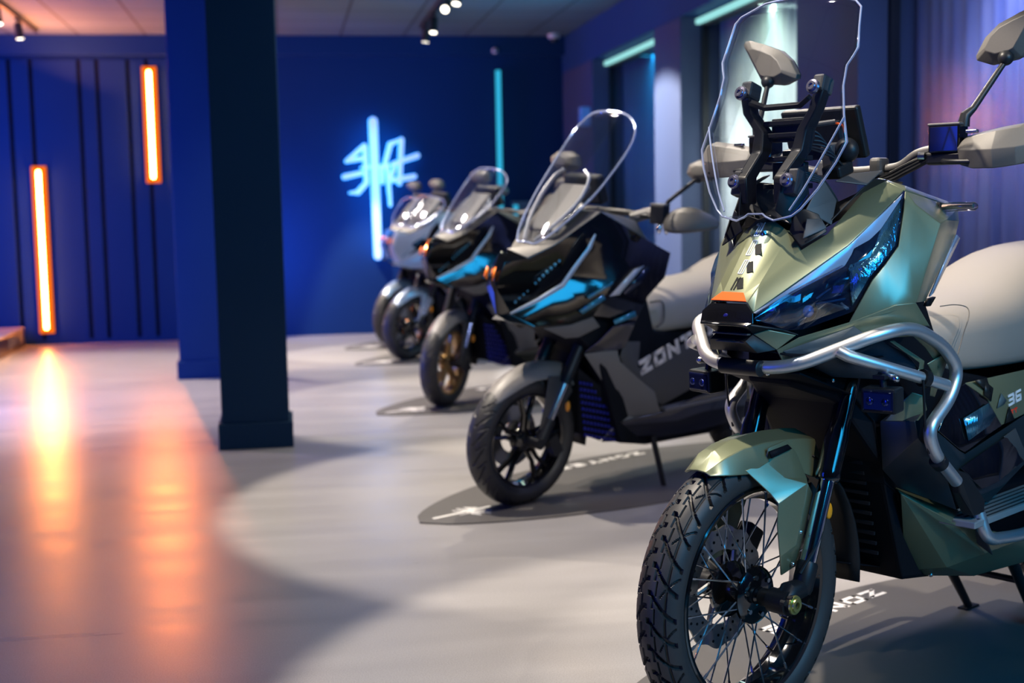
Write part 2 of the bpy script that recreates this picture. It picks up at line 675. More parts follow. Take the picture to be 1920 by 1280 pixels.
# ------------------------------------------------------------------ small fittings
dome_w = mat('white plastic', (.6, .62, .65), .4, var=.02)
t = empty('security_camera', (2.64, YB-.30, ZC))
tag(t, 'small white dome camera under the ceiling in the far corner', 'camera')
MB().lathe([(0, 0), (.058, 0), (.058, -.035), (.052, -.045), (.0, -.045)], (0, 0, 0), (0, 0, 1), 24).build('mount', dome_w, t)
MB().sphere((0, 0, -.045), .045, 20, 12).build('dome', mat('smoked dome', (.02, .03, .05), .1, var=0), t)
t = empty('motion_detector', (2.085, YB-.14, 2.73))
tag(t, 'tiny pale motion sensor on the fascia above the cyan tube', 'sensor')
MB().lathe([(0, 0), (.03, 0), (.028, .02), (.015, .035), (0, .04)], (0, 0, 0), (0, -1, 0), 20).build('body', dome_w, t)
MB().sphere((0, -.04, 0), .013, 10, 8).build('lens', black_metal, t)
t = empty('wall_speaker', (2.76, 11.95, 2.02))
tag(t, 'small blue lit box fixed high on the corner pillar', 'speaker')
MB().box((-.03, 0, .0), (.09, .10, .17)).build('body', mat('pale blue box', (.20, .42, .75), .4, var=.03), t, smooth=False, bevel=.008)
MB().box((-.077, 0, -.02), (.006, .07, .08)).build('grille', mat('box grille', (.10, .30, .62), .5), t, smooth=False, bevel=.002)
# low cabinet against the right end of the back wall
t = empty('wall_cabinet', (2.44, YB-.041, 0))
tag(t, 'shallow waist high grey cabinet against the back wall right of the cyan tube', 'cabinet')
MB().box((0, 0, .62), (.38, .08, 1.24)).build('body', mat('grey laminate', (.12, .15, .19), .5), t, smooth=False, bevel=.004)
MB().box((0, -.002, 1.255), (.40, .084, .03)).build('top', mat('cabinet top', (.16, .19, .22), .35), t, smooth=False, bevel=.004)
MB().box((-.165, -.043, 1.12), (.045, .006, .23)).build('light_strip', cyan_tube, t, smooth=False)  # glowing plate stands in for the cyan lit edge of the cabinet

# low black display platform at the left edge
plat = empty('display_platform', (-2.42, 13.0, 0))
tag(plat, 'low black display platform with white lettering on its side before the grooved wall', 'platform')
MB().box((-.9, -1.75, .085), (1.8, 3.5, .17)).build('body', mat('black platform laminate', (.012, .012, .013), .3, var=.03), plat, smooth=False, bevel=.006)
MB().box((-.9, -1.75, .176), (1.8, 3.5, .012)).build('top', mat('warm grey platform carpet', (.26, .24, .23), .8), plat, smooth=False, bevel=.003)
lettering('ZONTES', (.001, -.72, .055), (0, 1, 0), (0, 0, 1), .085, .085, .022, .02, .003).build('lettering', mat('grey white letters', (.35, .34, .33), .5), plat, smooth=False)

# ------------------------------------------------------------------ tracks with spot lamps
lens_e = emission('lamp glow', (1.0, .93, .78), 6.0)
tr_m = mat('black track', (.01, .01, .012), .45, var=0)


def rail(X, y0, y1, label):
    o = MB().box((X, (y0+y1)/2, ZC-.018), (.036, y1-y0, .034)).build('track_rail', tr_m, smooth=False, bevel=.002)
    tag(o, label, 'track')


rail(1.30, 1.0, 12.3, 'black ceiling track carrying spotlights above the row of scooters')
rail(-2.10, 1.0, 12.6, 'black ceiling track carrying spotlights at the left edge')


def head(X, Y, aim, label, L=.13, glow=True):
    """A cylinder lamp hanging from the track; aim is the direction it shines in."""
    t = empty('track_spotlight', (X, Y, ZC-.036))
    tag(t, label, 'spotlight', 'spotlights on the ceiling tracks')
    aim = Vector(aim).normalized()
    piv = Vector((0, 0, -.075))
    MB().box((0, 0, -.009), (.034, .12, .018)).build('adapter', tr_m, t, smooth=False, bevel=.002)
    MB().cyl((0, 0, -.018), piv, .008, 10).build('stem', tr_m, t)
    a, b = piv-aim*L*.35, piv+aim*L*.65
    MB().tube([a, a+aim*.004, b], [.026, .032, .034], 24).build('housing', tr_m, t)
    MB().cyl(b, b+aim*.002, .029, 24).build('lens', lens_e, t)
    return Vector((X, Y, ZC-.036))+b+aim*.03


heads = [
    (1.30, 9.15, (-.25, -.35, -1), 'first lamp on the right hand track, cut off by the top edge of the picture'),
    (1.30, 9.75, (-.2, -.3, -1), 'black cylinder spotlight on the right hand track, second from the top edge'),
    (1.30, 10.35, (-.42, -1, -.55), 'spotlight on the right hand track that faces the viewer with a full bright disc'),
    (1.30, 11.3, (-.1, -.2, -1), 'second last spotlight on the right hand track'),
    (1.30, 11.9, (-.1, .1, -1), 'last spotlight on the right hand track, nearest the neon sign wall'),
    (-2.10, 10.9, (.15, -.2, -1), 'first of the two lamps at the left edge of the picture'),
    (-2.10, 11.75, (.1, .0, -1), 'second of the two lamps at the left edge, nearer the grooved wall'),
]
for h in heads:
    head(*h)


def spot(name, loc, target, power, size=60, blend=.25, col=(1, .86, .70), r=.02):
    l = bpy.data.lights.new(name, 'SPOT')
    l.energy = power
    l.color = col
    l.spot_size = radians(size)
    l.spot_blend = blend
    l.shadow_soft_size = r
    o = bpy.data.objects.new(name, l)
    COL.objects.link(o)
    o.location = loc
    o.rotation_euler = (Vector(target)-Vector(loc)).to_track_quat('-Z', 'Y').to_euler()
    return o


def area(name, loc, target, power, col, sx, sy, spread=180):
    l = bpy.data.lights.new(name, 'AREA')
    l.energy = power
    l.color = col
    l.shape = 'RECTANGLE'
    l.size, l.size_y = sx, sy
    l.spread = radians(spread)
    o = bpy.data.objects.new(name, l)
    COL.objects.link(o)
    o.location = loc
    o.rotation_euler = (Vector(target)-Vector(loc)).to_track_quat('-Z', 'Y').to_euler()
    return o
# ------------------------------------------------------------------ the adventure scooter in front
class Frame:
    """Local frame of a scooter: x forward, y to its left, z up, origin under the front axle."""
    def __init__(s, o, back_angle, lean=0.0):
        a, p = radians(back_angle), radians(lean)
        s.o = Vector((o[0], o[1], 0))
        s.h = Vector((-sin(a), -cos(a), 0))
        fl = Vector((-s.h.y, s.h.x, 0))
        up = Vector((0, 0, 1))
        s.l = fl*cos(p)-up*sin(p)
        s.u = up*cos(p)+fl*sin(p)
        s.rz = atan2(s.h.y, s.h.x)
        s.lean = p

    def place(s, root, o=None):
        o = o or s.o
        root.matrix_world = Matrix(((s.h.x, s.l.x, s.u.x, o.x), (s.h.y, s.l.y, s.u.y, o.y), (s.h.z, s.l.z, s.u.z, o.z), (0, 0, 0, 1)))

    def loc(s, P):
        d = P-s.o
        return Vector((d.dot(s.h), d.dot(s.l), d.dot(s.u)))

    def q(s, px, py, y):          # the point seen at (px, py) lying y metres left of the centre plane
        return s.loc(on_plane(px, py, s.o+s.l*y, s.l))

    def qx(s, px, py, x):         # the same at x metres ahead of the front axle
        return s.loc(on_plane(px, py, s.o+s.h*x, s.h))

    def qf(s, px, py, fn, x0=0.0):   # on the curved sheet x = fn(y, z)
        x = x0
        for _ in range(25):
            p = s.qx(px, py, x)
            x = .5*x+.5*fn(p.y, p.z)
        return s.qx(px, py, x)


olive = mat('sage green metallic paint', (.195, .215, .125), .34, .45, .6, var=.05, scale=500, coat_rough=.22)
blackp = mat('black textured plastic', (.011, .012, .014), .42, var=.12, scale=300, spec=.3)
gloss = mat('gloss black plastic', (.004, .004, .005), .10, 0, .8, var=0)
greyp = mat('charcoal grey plastic', (.055, .055, .056), .5, var=.08, scale=300)
guardp = mat('warm grey hand guard plastic', (.085, .080, .072), .55, var=.08, scale=300)
alu = mat('brushed silver tube', (.58, .58, .58), .40, .85, var=.04, scale=200)
chrome = mat('chrome', (.75, .77, .8), .10, 1.0, var=0)
steel = mat('bright bolt steel', (.55, .56, .58), .25, 1.0, var=0)
rubber = mat('tyre rubber', (.034, .034, .035), .50, var=.10, scale=120, spec=.4)
seat_m = mat('beige grey seat vinyl', (.215, .195, .170), .62, var=.03, scale=700, bump=.25)
amber = mat('amber reflector', (.85, .30, .01), .3, var=.1, scale=300)
orange_m = mat('orange badge', (.85, .085, .004), .6, var=.0, spec=.15)
red_m = mat('red decal', (.85, .05, .02), .45, var=.0)
dec_w = mat('white decal', (.70, .72, .74), .35, var=0)
dec_k = mat('dark grey decal', (.010, .012, .013), .4, var=0, spec=.2)
lensd = mat('dark smoked lens', (.006, .012, .03), .06, 0, .6, var=0)
lens_clear = glass('clear headlight lens', (.80, .88, 1.0), .22, .02, .7)
lbar = mat('frosted light bar', (.30, .38, .52), .22, .2, .4, var=.0)
acryl = glass('windscreen acrylic', (.955, .965, .985), .12, .015, .5)
acryl_edge = mat('polished acrylic edge', (.42, .50, .75), .10, .55, .6, var=0)  # pale blue colour stands in for the edge glow of clear acrylic
tft = mat('display glass', (.006, .007, .01), .08, var=0)
disc_m = mat('brake disc steel', (.34, .35, .36), .3, 1.0, var=.05, scale=80)
blue_grill = mat('dark radiator', (.008, .009, .012), .5, var=0)


def fluted():
    m = mat('fluted reflector', (.10, .30, .42), .16, .85, .5, var=0)
    nt = m.node_tree
    b = nt.nodes['Principled BSDF']
    tc = nt.nodes.new('ShaderNodeTexCoord')
    mp = nt.nodes.new('ShaderNodeMapping')
    mp.inputs['Rotation'].default_value = (0, radians(45), 0)
    wv = nt.nodes.new('ShaderNodeTexNoise')
    wv.inputs['Scale'].default_value = 90
    wv.inputs['Detail'].default_value = 3
    bp = nt.nodes.new('ShaderNodeBump')
    bp.inputs['Strength'].default_value = 1.0
    bp.inputs['Distance'].default_value = .004
    mp.inputs['Scale'].default_value = (1.6, 1.0, .25)
    nt.links.new(tc.outputs['Object'], mp.inputs['Vector'])
    nt.links.new(mp.outputs['Vector'], wv.inputs['Vector'])
    nt.links.new(wv.outputs['Fac'], bp.inputs['Height'])
    nt.links.new(bp.outputs['Normal'], b.inputs['Normal'])
    return m


flute = fluted()
A = Frame((1.013, 2.872), 58.0)
q, qx = A.q, A.qx
ADV = empty('adventure_scooter', A.o, A.rz)
tag(ADV, 'sage green adventure scooter with silver crash bars, wire spoked front wheel and tall windscreen', 'scooter')


def Q(*pts):
    return [q(*p) for p in pts]


def pan(name, V, F, m, parent=ADV, th=.004, bevel=.0022, both=True, smooth=25):
    """A body panel of flat facets; both sides of the scooter get one unless both is False."""
    mb = MB().add(V, F)
    o = mb.build(name, m, parent, smooth, bevel, 2, 0, th, 0.0)
    if both:
        p2 = parent
        o2 = MB().add(V, F).mirrored().build(name, m, p2, smooth, bevel, 2, 0, th, 0.0)
        return o, o2
    return o


def whole(name, V, F, m, parent=ADV, th=.004, bevel=.0022, smooth=25):
    """Left half given, mirrored and joined into one panel."""
    return MB().add(V, F).both().build(name, m, parent, smooth, bevel, 2, 0, th, 0.0)


# ---- wheels
def tread_depth(th, y, hw):
    """Depth of the block tread grooves at angle th and lateral offset y."""
    n = 34
    u = th*n/(2*pi)
    ay = abs(y)/hw
    ph = (u + (1.25*(ay-.16) if ay > .16 else 0) + (.5 if y < 0 and ay > .16 else 0)) % 1.0
    d = 0.0
    if ay < .985 and (ph < .20 if ay > .16 else (y > 0 and ph < .20) or (y <= 0 and (u+.5) % 1.0 < .20)):
        d = 1.0
    ph2 = (u*.5 - .9*ay) % 1.0
    if .52 < ay < .985 and ph2 < .05:
        d = max(d, .7)
    k = u % 1.0
    zz = .36 if k < .55 else .26
    if abs(ay-zz) < .03:
        d = max(d, .55)
    if abs(ay-.72) < .03:
        d = max(d, .6)
    return d


def tyre_mesh(R, hw, rb, nA=1440, nL=72, depth=.009, block=True, groove=None):
    """Tyre: bead to crown to bead, with grooves sunk into the tread."""
    mb = MB()
    prof = []
    for j in range(nL+1):
        t = -1+2*j/nL
        a = abs(t)
        if a < .80:                      # crown
            k = a/.80
            y = hw*.97*sin(k*pi/2*.86)/sin(pi/2*.86)
            r = R-(R-rb)*.60*(1-cos(k*pi/2*.86))
            tr = True
        else:                             # sidewall
            k = (a-.80)/.20
            y0, r0 = hw*.97, R-(R-rb)*.60*(1-cos(pi/2*.86))
            r = r0+(rb-r0)*k
            y = y0+hw*.06*sin(k*pi)-(hw*.30)*k*k
            tr = False
        prof.append((y if t > 0 else -y, r, tr))
    nrm = []
    for j in range(nL+1):
        (y0, r0, _), (y1, r1, _) = prof[max(j-1, 0)], prof[min(j+1, nL)]
        dy, dr = y1-y0, r1-r0
        l = sqrt(dy*dy+dr*dr)
        nrm.append((-dr/l, dy/l))          # outward (lateral, radial)
    vs = []
    for i in range(nA):
        th = 2*pi*i/nA
        for (y, r, tr), (ny, nr) in zip(prof, nrm):
            d = depth*(groove or tread_depth)(th, y, hw) if tr else 0
            rr, yy = r-d*nr, y-d*ny
            vs.append((rr*cos(th), yy, rr*sin(th)))
    M = nL+1
    fs = []
    for i in range(nA):
        i2 = (i+1) % nA
        for j in range(nL):
            fs.append((i*M+j, i*M+j+1, i2*M+j+1, i2*M+j))
    return mb.add(vs, fs)


AX = (0, 1, 0)


def rim_spoked(R, hw):
    mb = MB()
    f = R
    pr = [(f, hw), (f-.004, hw+.002), (f-.012, hw), (f-.016, hw-.006), (f-.022, hw*.55), (f-.034, hw*.25), (f-.034, -hw*.25), (f-.022, -hw*.55),
          (f-.016, -hw+.006), (f-.012, -hw), (f-.004, -hw-.002), (f, -hw), (f-.006, -hw+.008), (f-.012, -hw*.5), (f-.024, 0), (f-.012, hw*.5), (f-.006, hw-.008)]
    return mb.lathe(pr, (0, 0, 0), AX, 96, closed=True)


RW, RIM = .327, .252
fw = rim_spoked(RIM, .045).build('front_wheel', gloss, ADV, loc=(0, 0, RW))
tyre_mesh(RW, .056, RIM-.006).build('tyre', rubber, fw, smooth=28)
hub = MB()
hub.lathe([(0, .056), (.018, .056), (.022, .05), (.055, .047), (.066, .040), (.068, .034), (.060, .030), (.030, .026), (.026, 0), (.030, -.026), (.058, -.030), (.066, -.034), (.064, -.044), (.02, -.05), (0, -.05)], (0, 0, 0), AX, 48)
hub.build('hub', gloss, fw)
for k in range(6):
    a = 2*pi*k/6+.3
    MB().cyl((.045*cos(a), .042, .045*sin(a)), (.045*cos(a), .052, .045*sin(a)), .0055, 12).build('hub_bolt', steel, fw)
sp = MB()
for side in (1, -1):
    for k in range(18):
        a0 = 2*pi*k/18+(0 if side > 0 else .17)
        da = .62 if k % 2 else -.62
        h = Vector((.060*cos(a0), side*.036, .060*sin(a0)))
        a1 = a0+da*.55
        r = Vector((.238*cos(a1), side*.036, .238*sin(a1)))
        sp.tube([h, r], .0021, 6)
        t = (h-r).normalized()
        sp.tube([r, r+t*.018], .0034, 6)
        sp.sphere(r+Vector((0, side*.006, 0))-t*.003, .0038, 6, 4)
sp.build('spokes', mat('bright spokes', (.60, .64, .70), .22, 1.0, var=0), fw)
ds = MB()
n = 96
for rr in ((.088, .142),):
    V, F = [], []
    for i in range(n):
        a = 2*pi*i/n
        wob = .004*sin(a*12)
        for (r, y) in ((rr[0], -.0625), (rr[1]+wob, -.0625), (rr[1]+wob, -.058), (rr[0], -.058)):
            V.append((r*cos(a), y, r*sin(a)))
    for i in range(n):
        i2 = (i+1) % n
        for j in range(4):
            j2 = (j+1) % 4
            F.append((i*4+j, i*4+j2, i2*4+j2, i2*4+j))
    ds.add(V, F)
for k in range(6):
    a = 2*pi*k/6
    ds.tube([(.05*cos(a+.3), -.056, .05*sin(a+.3)), (.092*cos(a), -.060, .092*sin(a))], .007, 8)
disc = ds.build('brake_disc', disc_m, fw)
dh = MB()
for k in range(48):
    a = 2*pi*k/48
    r = .100+.014*(k % 3)
    for y in (-.0575, -.063):
        dh.cyl((r*cos(a), y-.0004, r*sin(a)), (r*cos(a), y+.0006, r*sin(a)), .0036, 8)
o_ = dh.build('disc_hole', black_trim, fw)
o_['kind'] = 'stuff'

rw = bpy.data.objects.new('rear_wheel', fw.data)
COL.objects.link(rw)
rw.parent = ADV
rw.location = (-1.60, 0, RW)
for c in list(fw.children):
    if c.name.split('.')[0] in ('tyre', 'hub', 'spokes'):
        d = c.copy()
        COL.objects.link(d)
        d.parent = rw

# ---- fork
for sgn in (1, -1):
    p0 = q(1514, 1057, .12)
    p1 = q(1551, 897, .12)
    p2 = q(1589, 735, .12)
    ax = (p2-p0).normalized()
    top = p0+ax*.52
    lo = p0-ax*.055
    S = lambda v: Vector((v.x, sgn*v.y, v.z))
    fk = MB()
    fk.tube([S(p1-ax*.005), S(p1+ax*.004), S(p1+ax*.02), S(p1+ax*.10), S(p1+ax*.13), S(top)], [.026, .030, .0275, .0275, .0235, .0235], 28)
    fork = fk.build('fork_leg', gloss, ADV)
    MB().tube([S(p0-ax*.01), S(p1)], .0185, 28).build('slider', chrome, fork)
    ca = MB()
    ca.tube([S(p0+ax*.006), S(p0), S(lo), S(lo-ax*.012)], [.022, .0245, .0245, .021], 24)
    cx = Vector((0, .120*sgn, RW))
    ca.tube([S(lo), cx+Vector((-.02, 0, .02)), cx], [.022, .026, .024], 16)
    ca.cyl((0, sgn*.058, RW), (0, sgn*.150, RW), .021, 24)
    ca.cyl((0, sgn*.085, RW), (0, sgn*.135, RW), .028, 24)
    for k in range(2):
        pb = cx+Vector((.036-.026*k, sgn*.018, .012+.004*k))
        ca.cyl(pb, pb+Vector((0, sgn*.012, 0)), .006, 10)
    ca.build('axle_clamp', blackp, fork)
    ac = MB()
    ac.lathe([(0, .147), (.007, .147), (.008, .156), (.015, .156), (.016, .151), (.021, .151), (.022, .147)], (0, 0, 0), (0, sgn, 0), 28)
    ac.build('axle_cap', mat('yellow green anodised', (.42, .44, .16), .3, .9, var=0), fork, loc=(0, 0, RW))
# caliper on the far side
MB().box((-.12, -.085, RW+.075), (.06, .04, .10), Matrix.Rotation(-.6, 3, 'Y')).box((-.10, -.09, RW+.03), (.03, .03, .06), Matrix.Rotation(-.6, 3, 'Y')).build('brake_caliper', blackp, ADV, smooth=False, bevel=.008)
# brake hose and reflector
MB().tube(smooth_path([q(1500, 1075, .13), q(1536, 1010, .135), q(1541, 960, .13), q(1560, 900, .11), q(1590, 800, .09)], 8), .004, 8).build('brake_hose', blackp, ADV)
for sgn in (1, -1):
    c = q(1554, 957, .125)
    MB().sphere((c.x, sgn*c.y, c.z), .02, 14, 8, sc=(.55, .35, 1.0)).build('reflector', amber, ADV)

# ---- front mudguard
def sec(x, zr, ys, zs, ye, ze):
    return [Vector((x, -ye, ze)), Vector((x, -ys, zs)), Vector((x, 0, zr)), Vector((x, ys, zs)), Vector((x, ye, ze))]


f1 = q(1340, 889, .04)
secs = [sec(f1.x+.012, f1.z+.006, .022, f1.z+.004, .038, f1.z-.002), sec(.105, .668, .040, .660, .056, .622), sec(.05, .684, .046, .674, .066, .619),
        sec(-.012, .692, .052, .679, .073, .642), sec(-.075, .694, .055, .678, .080, .618), sec(-.15, .690, .057, .672, .088, .586), sec(-.20, .684, .058, .664, .090, .575)]
fd = MB().loft(secs, caps=False, closed=False)
fender = fd.build('front_mudguard', olive, ADV, 30, .002, 2, 0, .005, -1)
V = Q((1397, 882, .060), (1435, 866, .064), (1474, 896, .098), (1444, 926, .080), (1514, 907, .112), (1459, 944, .104),
      (1491, 1021, .118), (1462, 1042, .106), (1457, 985, .104), (1523, 926, .088), (1500, 1027, .094), (1490, 1061, .094), (1464, 1078, .098),
      (1440, 840, .070), (1474, 824, .068), (1494, 852, .076), (1512, 897, .090))
for sgn in (1, -1):
    mb = MB().add(V, [(0, 1, 2, 3), (3, 2, 4, 5), (5, 4, 6, 7, 8), (1, 13, 14, 15, 16, 2), (2, 16, 4), (4, 9, 10, 6), (6, 10, 11, 12, 7)])
    if sgn < 0:
        mb = mb.mirrored()
    side = mb.build('side_plate', olive, fender, 12, .0018, 2, 0, .004, 0)
    mb = MB().add(Q((1442, 846, .077), (1476, 833, .075), (1484, 841, .079), (1447, 859, .082)), [(0, 1, 2, 3)])
    (mb if sgn > 0 else mb.mirrored()).build('vent', black_trim, fender, 12, 0, 2, 0, .004, 0)
    for p in ((1500, 997, .108), (1486, 1057, .104)):
        c = q(*p)
        MB().sphere((c.x, sgn*c.y, c.z), .006, 10, 6).build('bolt', steel, fender)
# rear hugger of the front mudguard, behind the wheel
hs = []
for k in range(9):
    a = radians(118+k*8.5)
    r = RW+.035
    hs.append([Vector((r*cos(a), y, RW+(r-abs(y)*.25)*sin(a))) for y in (-.075, -.04, 0, .04, .075)])
MB().loft(hs, caps=False, closed=False).build('splash_guard', blackp, fender, 40, 0, 2, 0, .005)

# ---- nose cowl
A1, A2 = (1401, 568, .05), (1396, 551, .03)
B = (1412, 587, .062)
C, D, E_ = (1423, 537, .055), (1482, 437, .066), (1502, 469, .096)
F_, G, H = (1551, 439, .135), (1624, 355, .139), (1648, 334, .143)
I, J, K = (1695, 357, .216), (1632, 421, .198), (1590, 461, .180)
L0 = (1450, 412, .022)
V = Q(A1, A2, B, C, D, E_, F_, G, H, I, J, K, L0)
m0 = [Vector((v.x, 0, v.z+.0015)) for v in (V[0], V[1], V[12])]
V += m0                                             # 13,14,15 centre line
F = [(13, 0, 1, 14), (14, 1, 12, 15), (0, 3, 1), (1, 3, 4, 12), (3, 5, 4), (0, 2, 3), (2, 11, 5, 3), (11, 6, 5), (11, 10, 6), (10, 7, 6), (10, 9, 7), (9, 8, 7)]
cowl = whole('nose_cowl', V, F, olive, smooth=14)


def plate(name, pts, m, parent, lift=.003, th=.0016, both=False):
    """A thin badge or decal standing just proud of the panel it is on."""
    P = [Vector(p) for p in pts]
    n = (P[1]-P[0]).cross(P[2]-P[0])
    if n.length < 1e-9:
        n = (P[2]-P[0]).cross(P[-1]-P[0])
    n.normalize()
    if n.dot(Vector((.6, .5, .6))) < 0:
        n = -n
    P = [p+n*lift for p in P]
    mb = MB().prism(P, n*th)
    if both:
        mb.both()
    return mb.build(name, m, parent, smooth=False)


a2, a1 = V[1], V[0]
P = [Vector((a2.x, -a2.y, a2.z)), a2, a1, Vector((a1.x, -a1.y, a1.z))]
nf = (P[1]-P[0]).cross(P[2]-P[1]).normalized()
if nf.x < 0:
    nf = -nf
MB().prism([p+nf*.0035 for p in P], nf*.0025).build('orange_badge', orange_m, cowl, smooth=False, bevel=.0008)
# decals running up the nose: one dark band, chevrons and white loops
cl0, cl1 = m0[1], m0[2]
up = (cl1-cl0).normalized()
lf = Vector((0, 1, 0))
nn = up.cross(lf)
if nn.x < 0:
    nn = -nn
ln = (cl1-cl0).length


def on_nose(s, y):
    return cl0+up*(ln*s)+lf*y+nn*.0022


dk, wt = MB(), MB()
for (s0, y0, sl) in ((.04, .006, 1), (.26, .014, 1), (.50, .016, 1)):
    dk.prism([on_nose(s0, y0), on_nose(s0+.02, y0+.016), on_nose(s0+.16, y0+.004), on_nose(s0+.14, y0-.012)], nn*.0006)
for s0 in (.03,):
    for y in (-.012, -.004):
        dk.prism([on_nose(s0, y), on_nose(s0, y+.004), on_nose(s0+.17, y+.008), on_nose(s0+.17, y+.004)], nn*.0006)
for (s0, s1) in ((.25, .43), (.50, .70), (.76, .97)):
    P = [on_nose(s0, -.010), on_nose(s1, -.006), on_nose(s1, .006), on_nose(s0, .002)]
    for i in range(4):
        wt.tube([P[i], P[(i+1) % 4]], .0014, 6)
    wt.tube([(P[0]+P[3])/2, (P[1]+P[2])/2], .0012, 6)
dk.build('nose_decal', dec_k, cowl, smooth=False)
wt.build('nose_lettering', dec_w, cowl)
# clear round sensor dome on the nose
MB().sphere(on_nose(.80, .006), .024, 20, 12, sc=(1, 1, 1)).build('sensor_dome', lens_clear, cowl)
MB().sphere(on_nose(.80, .012)-nn*.004, .009, 14, 8).build('sensor_eye', chrome, cowl)
# front camera pod below the badge
V = Q((1401, 570, .05), (1412, 588, .072), (1412, 607, .074), (1400, 612, .066))
W = [Vector((v.x, 0, v.z)) for v in V]
W[2].x += .010
W[3].x += .006
pod = MB().add(V+W, [(0, 1, 5, 4), (1, 2, 6, 5), (2, 3, 7, 6)]).both().build('radar_pod', gloss, ADV, 20, .002, 2, 0, .004)
c = W[1]
MB().sphere((c.x+.004, 0, (V[1].z+V[2].z)/2), .009, 14, 8, sc=(.4, 1, 1)).build('lens', mat('deep blue lens', (.01, .012, .12), .1, var=0), pod)

# ---- headlights
hb = [B, K, J, (1692, 363, .218), (1689, 392, .228), (1679, 460, .238), (1654, 494, .234), (1631, 522, .222), (1597, 580, .198), (1499, 615, .120), (1465, 617, .096), (1414, 604, .066)]
bandl = [(1421, 589, .070), (1487, 549, .112), (1581, 500, .172), (1598, 487, .182), (1636, 452, .202), (1688, 374, .220)]
for sgn in (1, -1):
    S = lambda L: [Vector((v.x, sgn*v.y, v.z)) for v in L]
    back = [v+Vector((-.012, 0, -.004)) for v in Q(*hb)]
    hl = MB().add(S(back), [tuple(range(len(back)))]).build('headlight', lensd, ADV, 20, 0, 2, 0, .006)
    # upper light bar
    up_ = Q(B, (1480, 540, .105), K, (1608, 445, .189), J, (1692, 363, .218))
    lo_ = Q(*bandl)
    lb = MB().add(S(up_+lo_), [(i, i+1, i+7, i+6) for i in range(5)])
    lb.build('light_bar', lbar, hl, 20, .0012, 2, 0, .004)
    # fluted reflector wing
    fl = Q((1598, 489, .183), (1636, 454, .203), (1687, 378, .221), (1688, 394, .230), (1678, 460, .240), (1653, 493, .236), (1629, 521, .224), (1598, 574, .200), (1590, 505, .182))
    MB().add(S(fl), [(0, 1, 5, 6, 8), (1, 2, 3, 4, 5), (6, 7, 8)]).build('fluted_reflector', flute, hl, 20, 0, 2, 0, .003)
    # projector lens, small vertical lamp and inner shield
    c = q(1513, 583, .122)
    c.y *= sgn
    MB().sphere(c, .016, 20, 12).build('projector', mat('projector glass', (.10, .22, .50), .08, .3, .5, var=0), hl)
    MB().lathe([(.017, -.004), (.023, 0), (.026, .006), (.024, .008)], c, (1, sgn*.5, .2), 24).build('bezel', blackp, hl)
    a, b = q(1477, 565, .100), q(1478, 601, .098)
    for v in (a, b):
        v.y *= sgn
    MB().tube([a, b], .0042, 6).build('side_lamp', mat('pale cyan lamp', (.30, .62, .66), .3, var=0), hl)
    fr = MB()
    for (p0, p1) in (((1445, 590, .082), (1470, 604, .095)), ((1445, 590, .082), (1474, 566, .096)), ((1530, 560, .140), (1585, 520, .172)), ((1528, 570, .138), (1588, 560, .184)), ((1540, 590, .136), (1590, 580, .186)), ((1525, 600, .128), (1592, 578, .190))):
        a, b = q(*p0), q(*p1)
        a.y *= sgn
        b.y *= sgn
        fr.tube([a, b], .0025, 6)
    fr.build('inner_grille', mat('blue tinted trim', (.05, .13, .24), .2, .6, var=0), hl)
    cov = Q((1421, 589, .071), (1487, 549, .113), (1581, 500, .173), (1592, 505, .182), (1597, 578, .199), (1499, 613, .121), (1465, 615, .097), (1417, 602, .068))
    MB().add(S([v+Vector((.008, .002, .004)) for v in cov]), [tuple(range(8))]).build('lens', lens_clear, hl, 20, 0, 2, 0, .003)

# ---- side fairing
V = Q((1697, 359, .218), (1716, 385, .238), (1762, 419, .275), (1717, 567, .290), (1592, 604, .198),            # 0-4
      (1694, 394, .231), (1684, 461, .242), (1659, 496, .239), (1635, 525, .226), (1668, 586, .256),             # 5-9
      (1794, 391, .190), (1797, 414, .205), (1788, 452, .205), (1733, 565, .255), (1700, 351, .200), (1648, 334, .143), (1775, 412, .255), (1772, 378, .170),
      (1738, 470, .276), (1705, 480, .258), (1690, 540, .262))
F = [(0, 5, 1), (5, 6, 19, 1), (6, 7, 20, 19), (7, 8, 9, 20), (8, 4, 9), (1, 19, 18, 2), (19, 20, 3, 18), (20, 9, 3), (18, 3, 2), (0, 1, 2, 16, 10), (2, 11, 16), (16, 11, 10), (2, 3, 13, 12, 11)]
fa = pan('side_fairing', V, F, olive, smooth=20)
for i, sgn in enumerate((1, -1)):
    mb = MB().add(Q((1793, 440, .212), (1799, 446, .204), (1750, 548, .244), (1742, 556, .256)), [(0, 1, 2, 3)])
    (mb if sgn > 0 else mb.mirrored()).build('clear_trim', lbar, fa[i], 20, 0, 2, 0, .004)
    mb = MB().add(Q((1740, 560, .252), (1752, 556, .242), (1742, 573, .246), (1734, 574, .254)), [(0, 1, 2, 3)])
    (mb if sgn > 0 else mb.mirrored()).build('vent', black_trim, fa[i], 20, 0, 2, 0, .008)
V = Q((1648, 334, .143), (1700, 350, .200), (1773, 377, .170), (1795, 391, .188), (1697, 358, .217))
pan('cowl_shoulder', V, [(0, 1, 4), (1, 2, 3, 4)], olive, smooth=14)

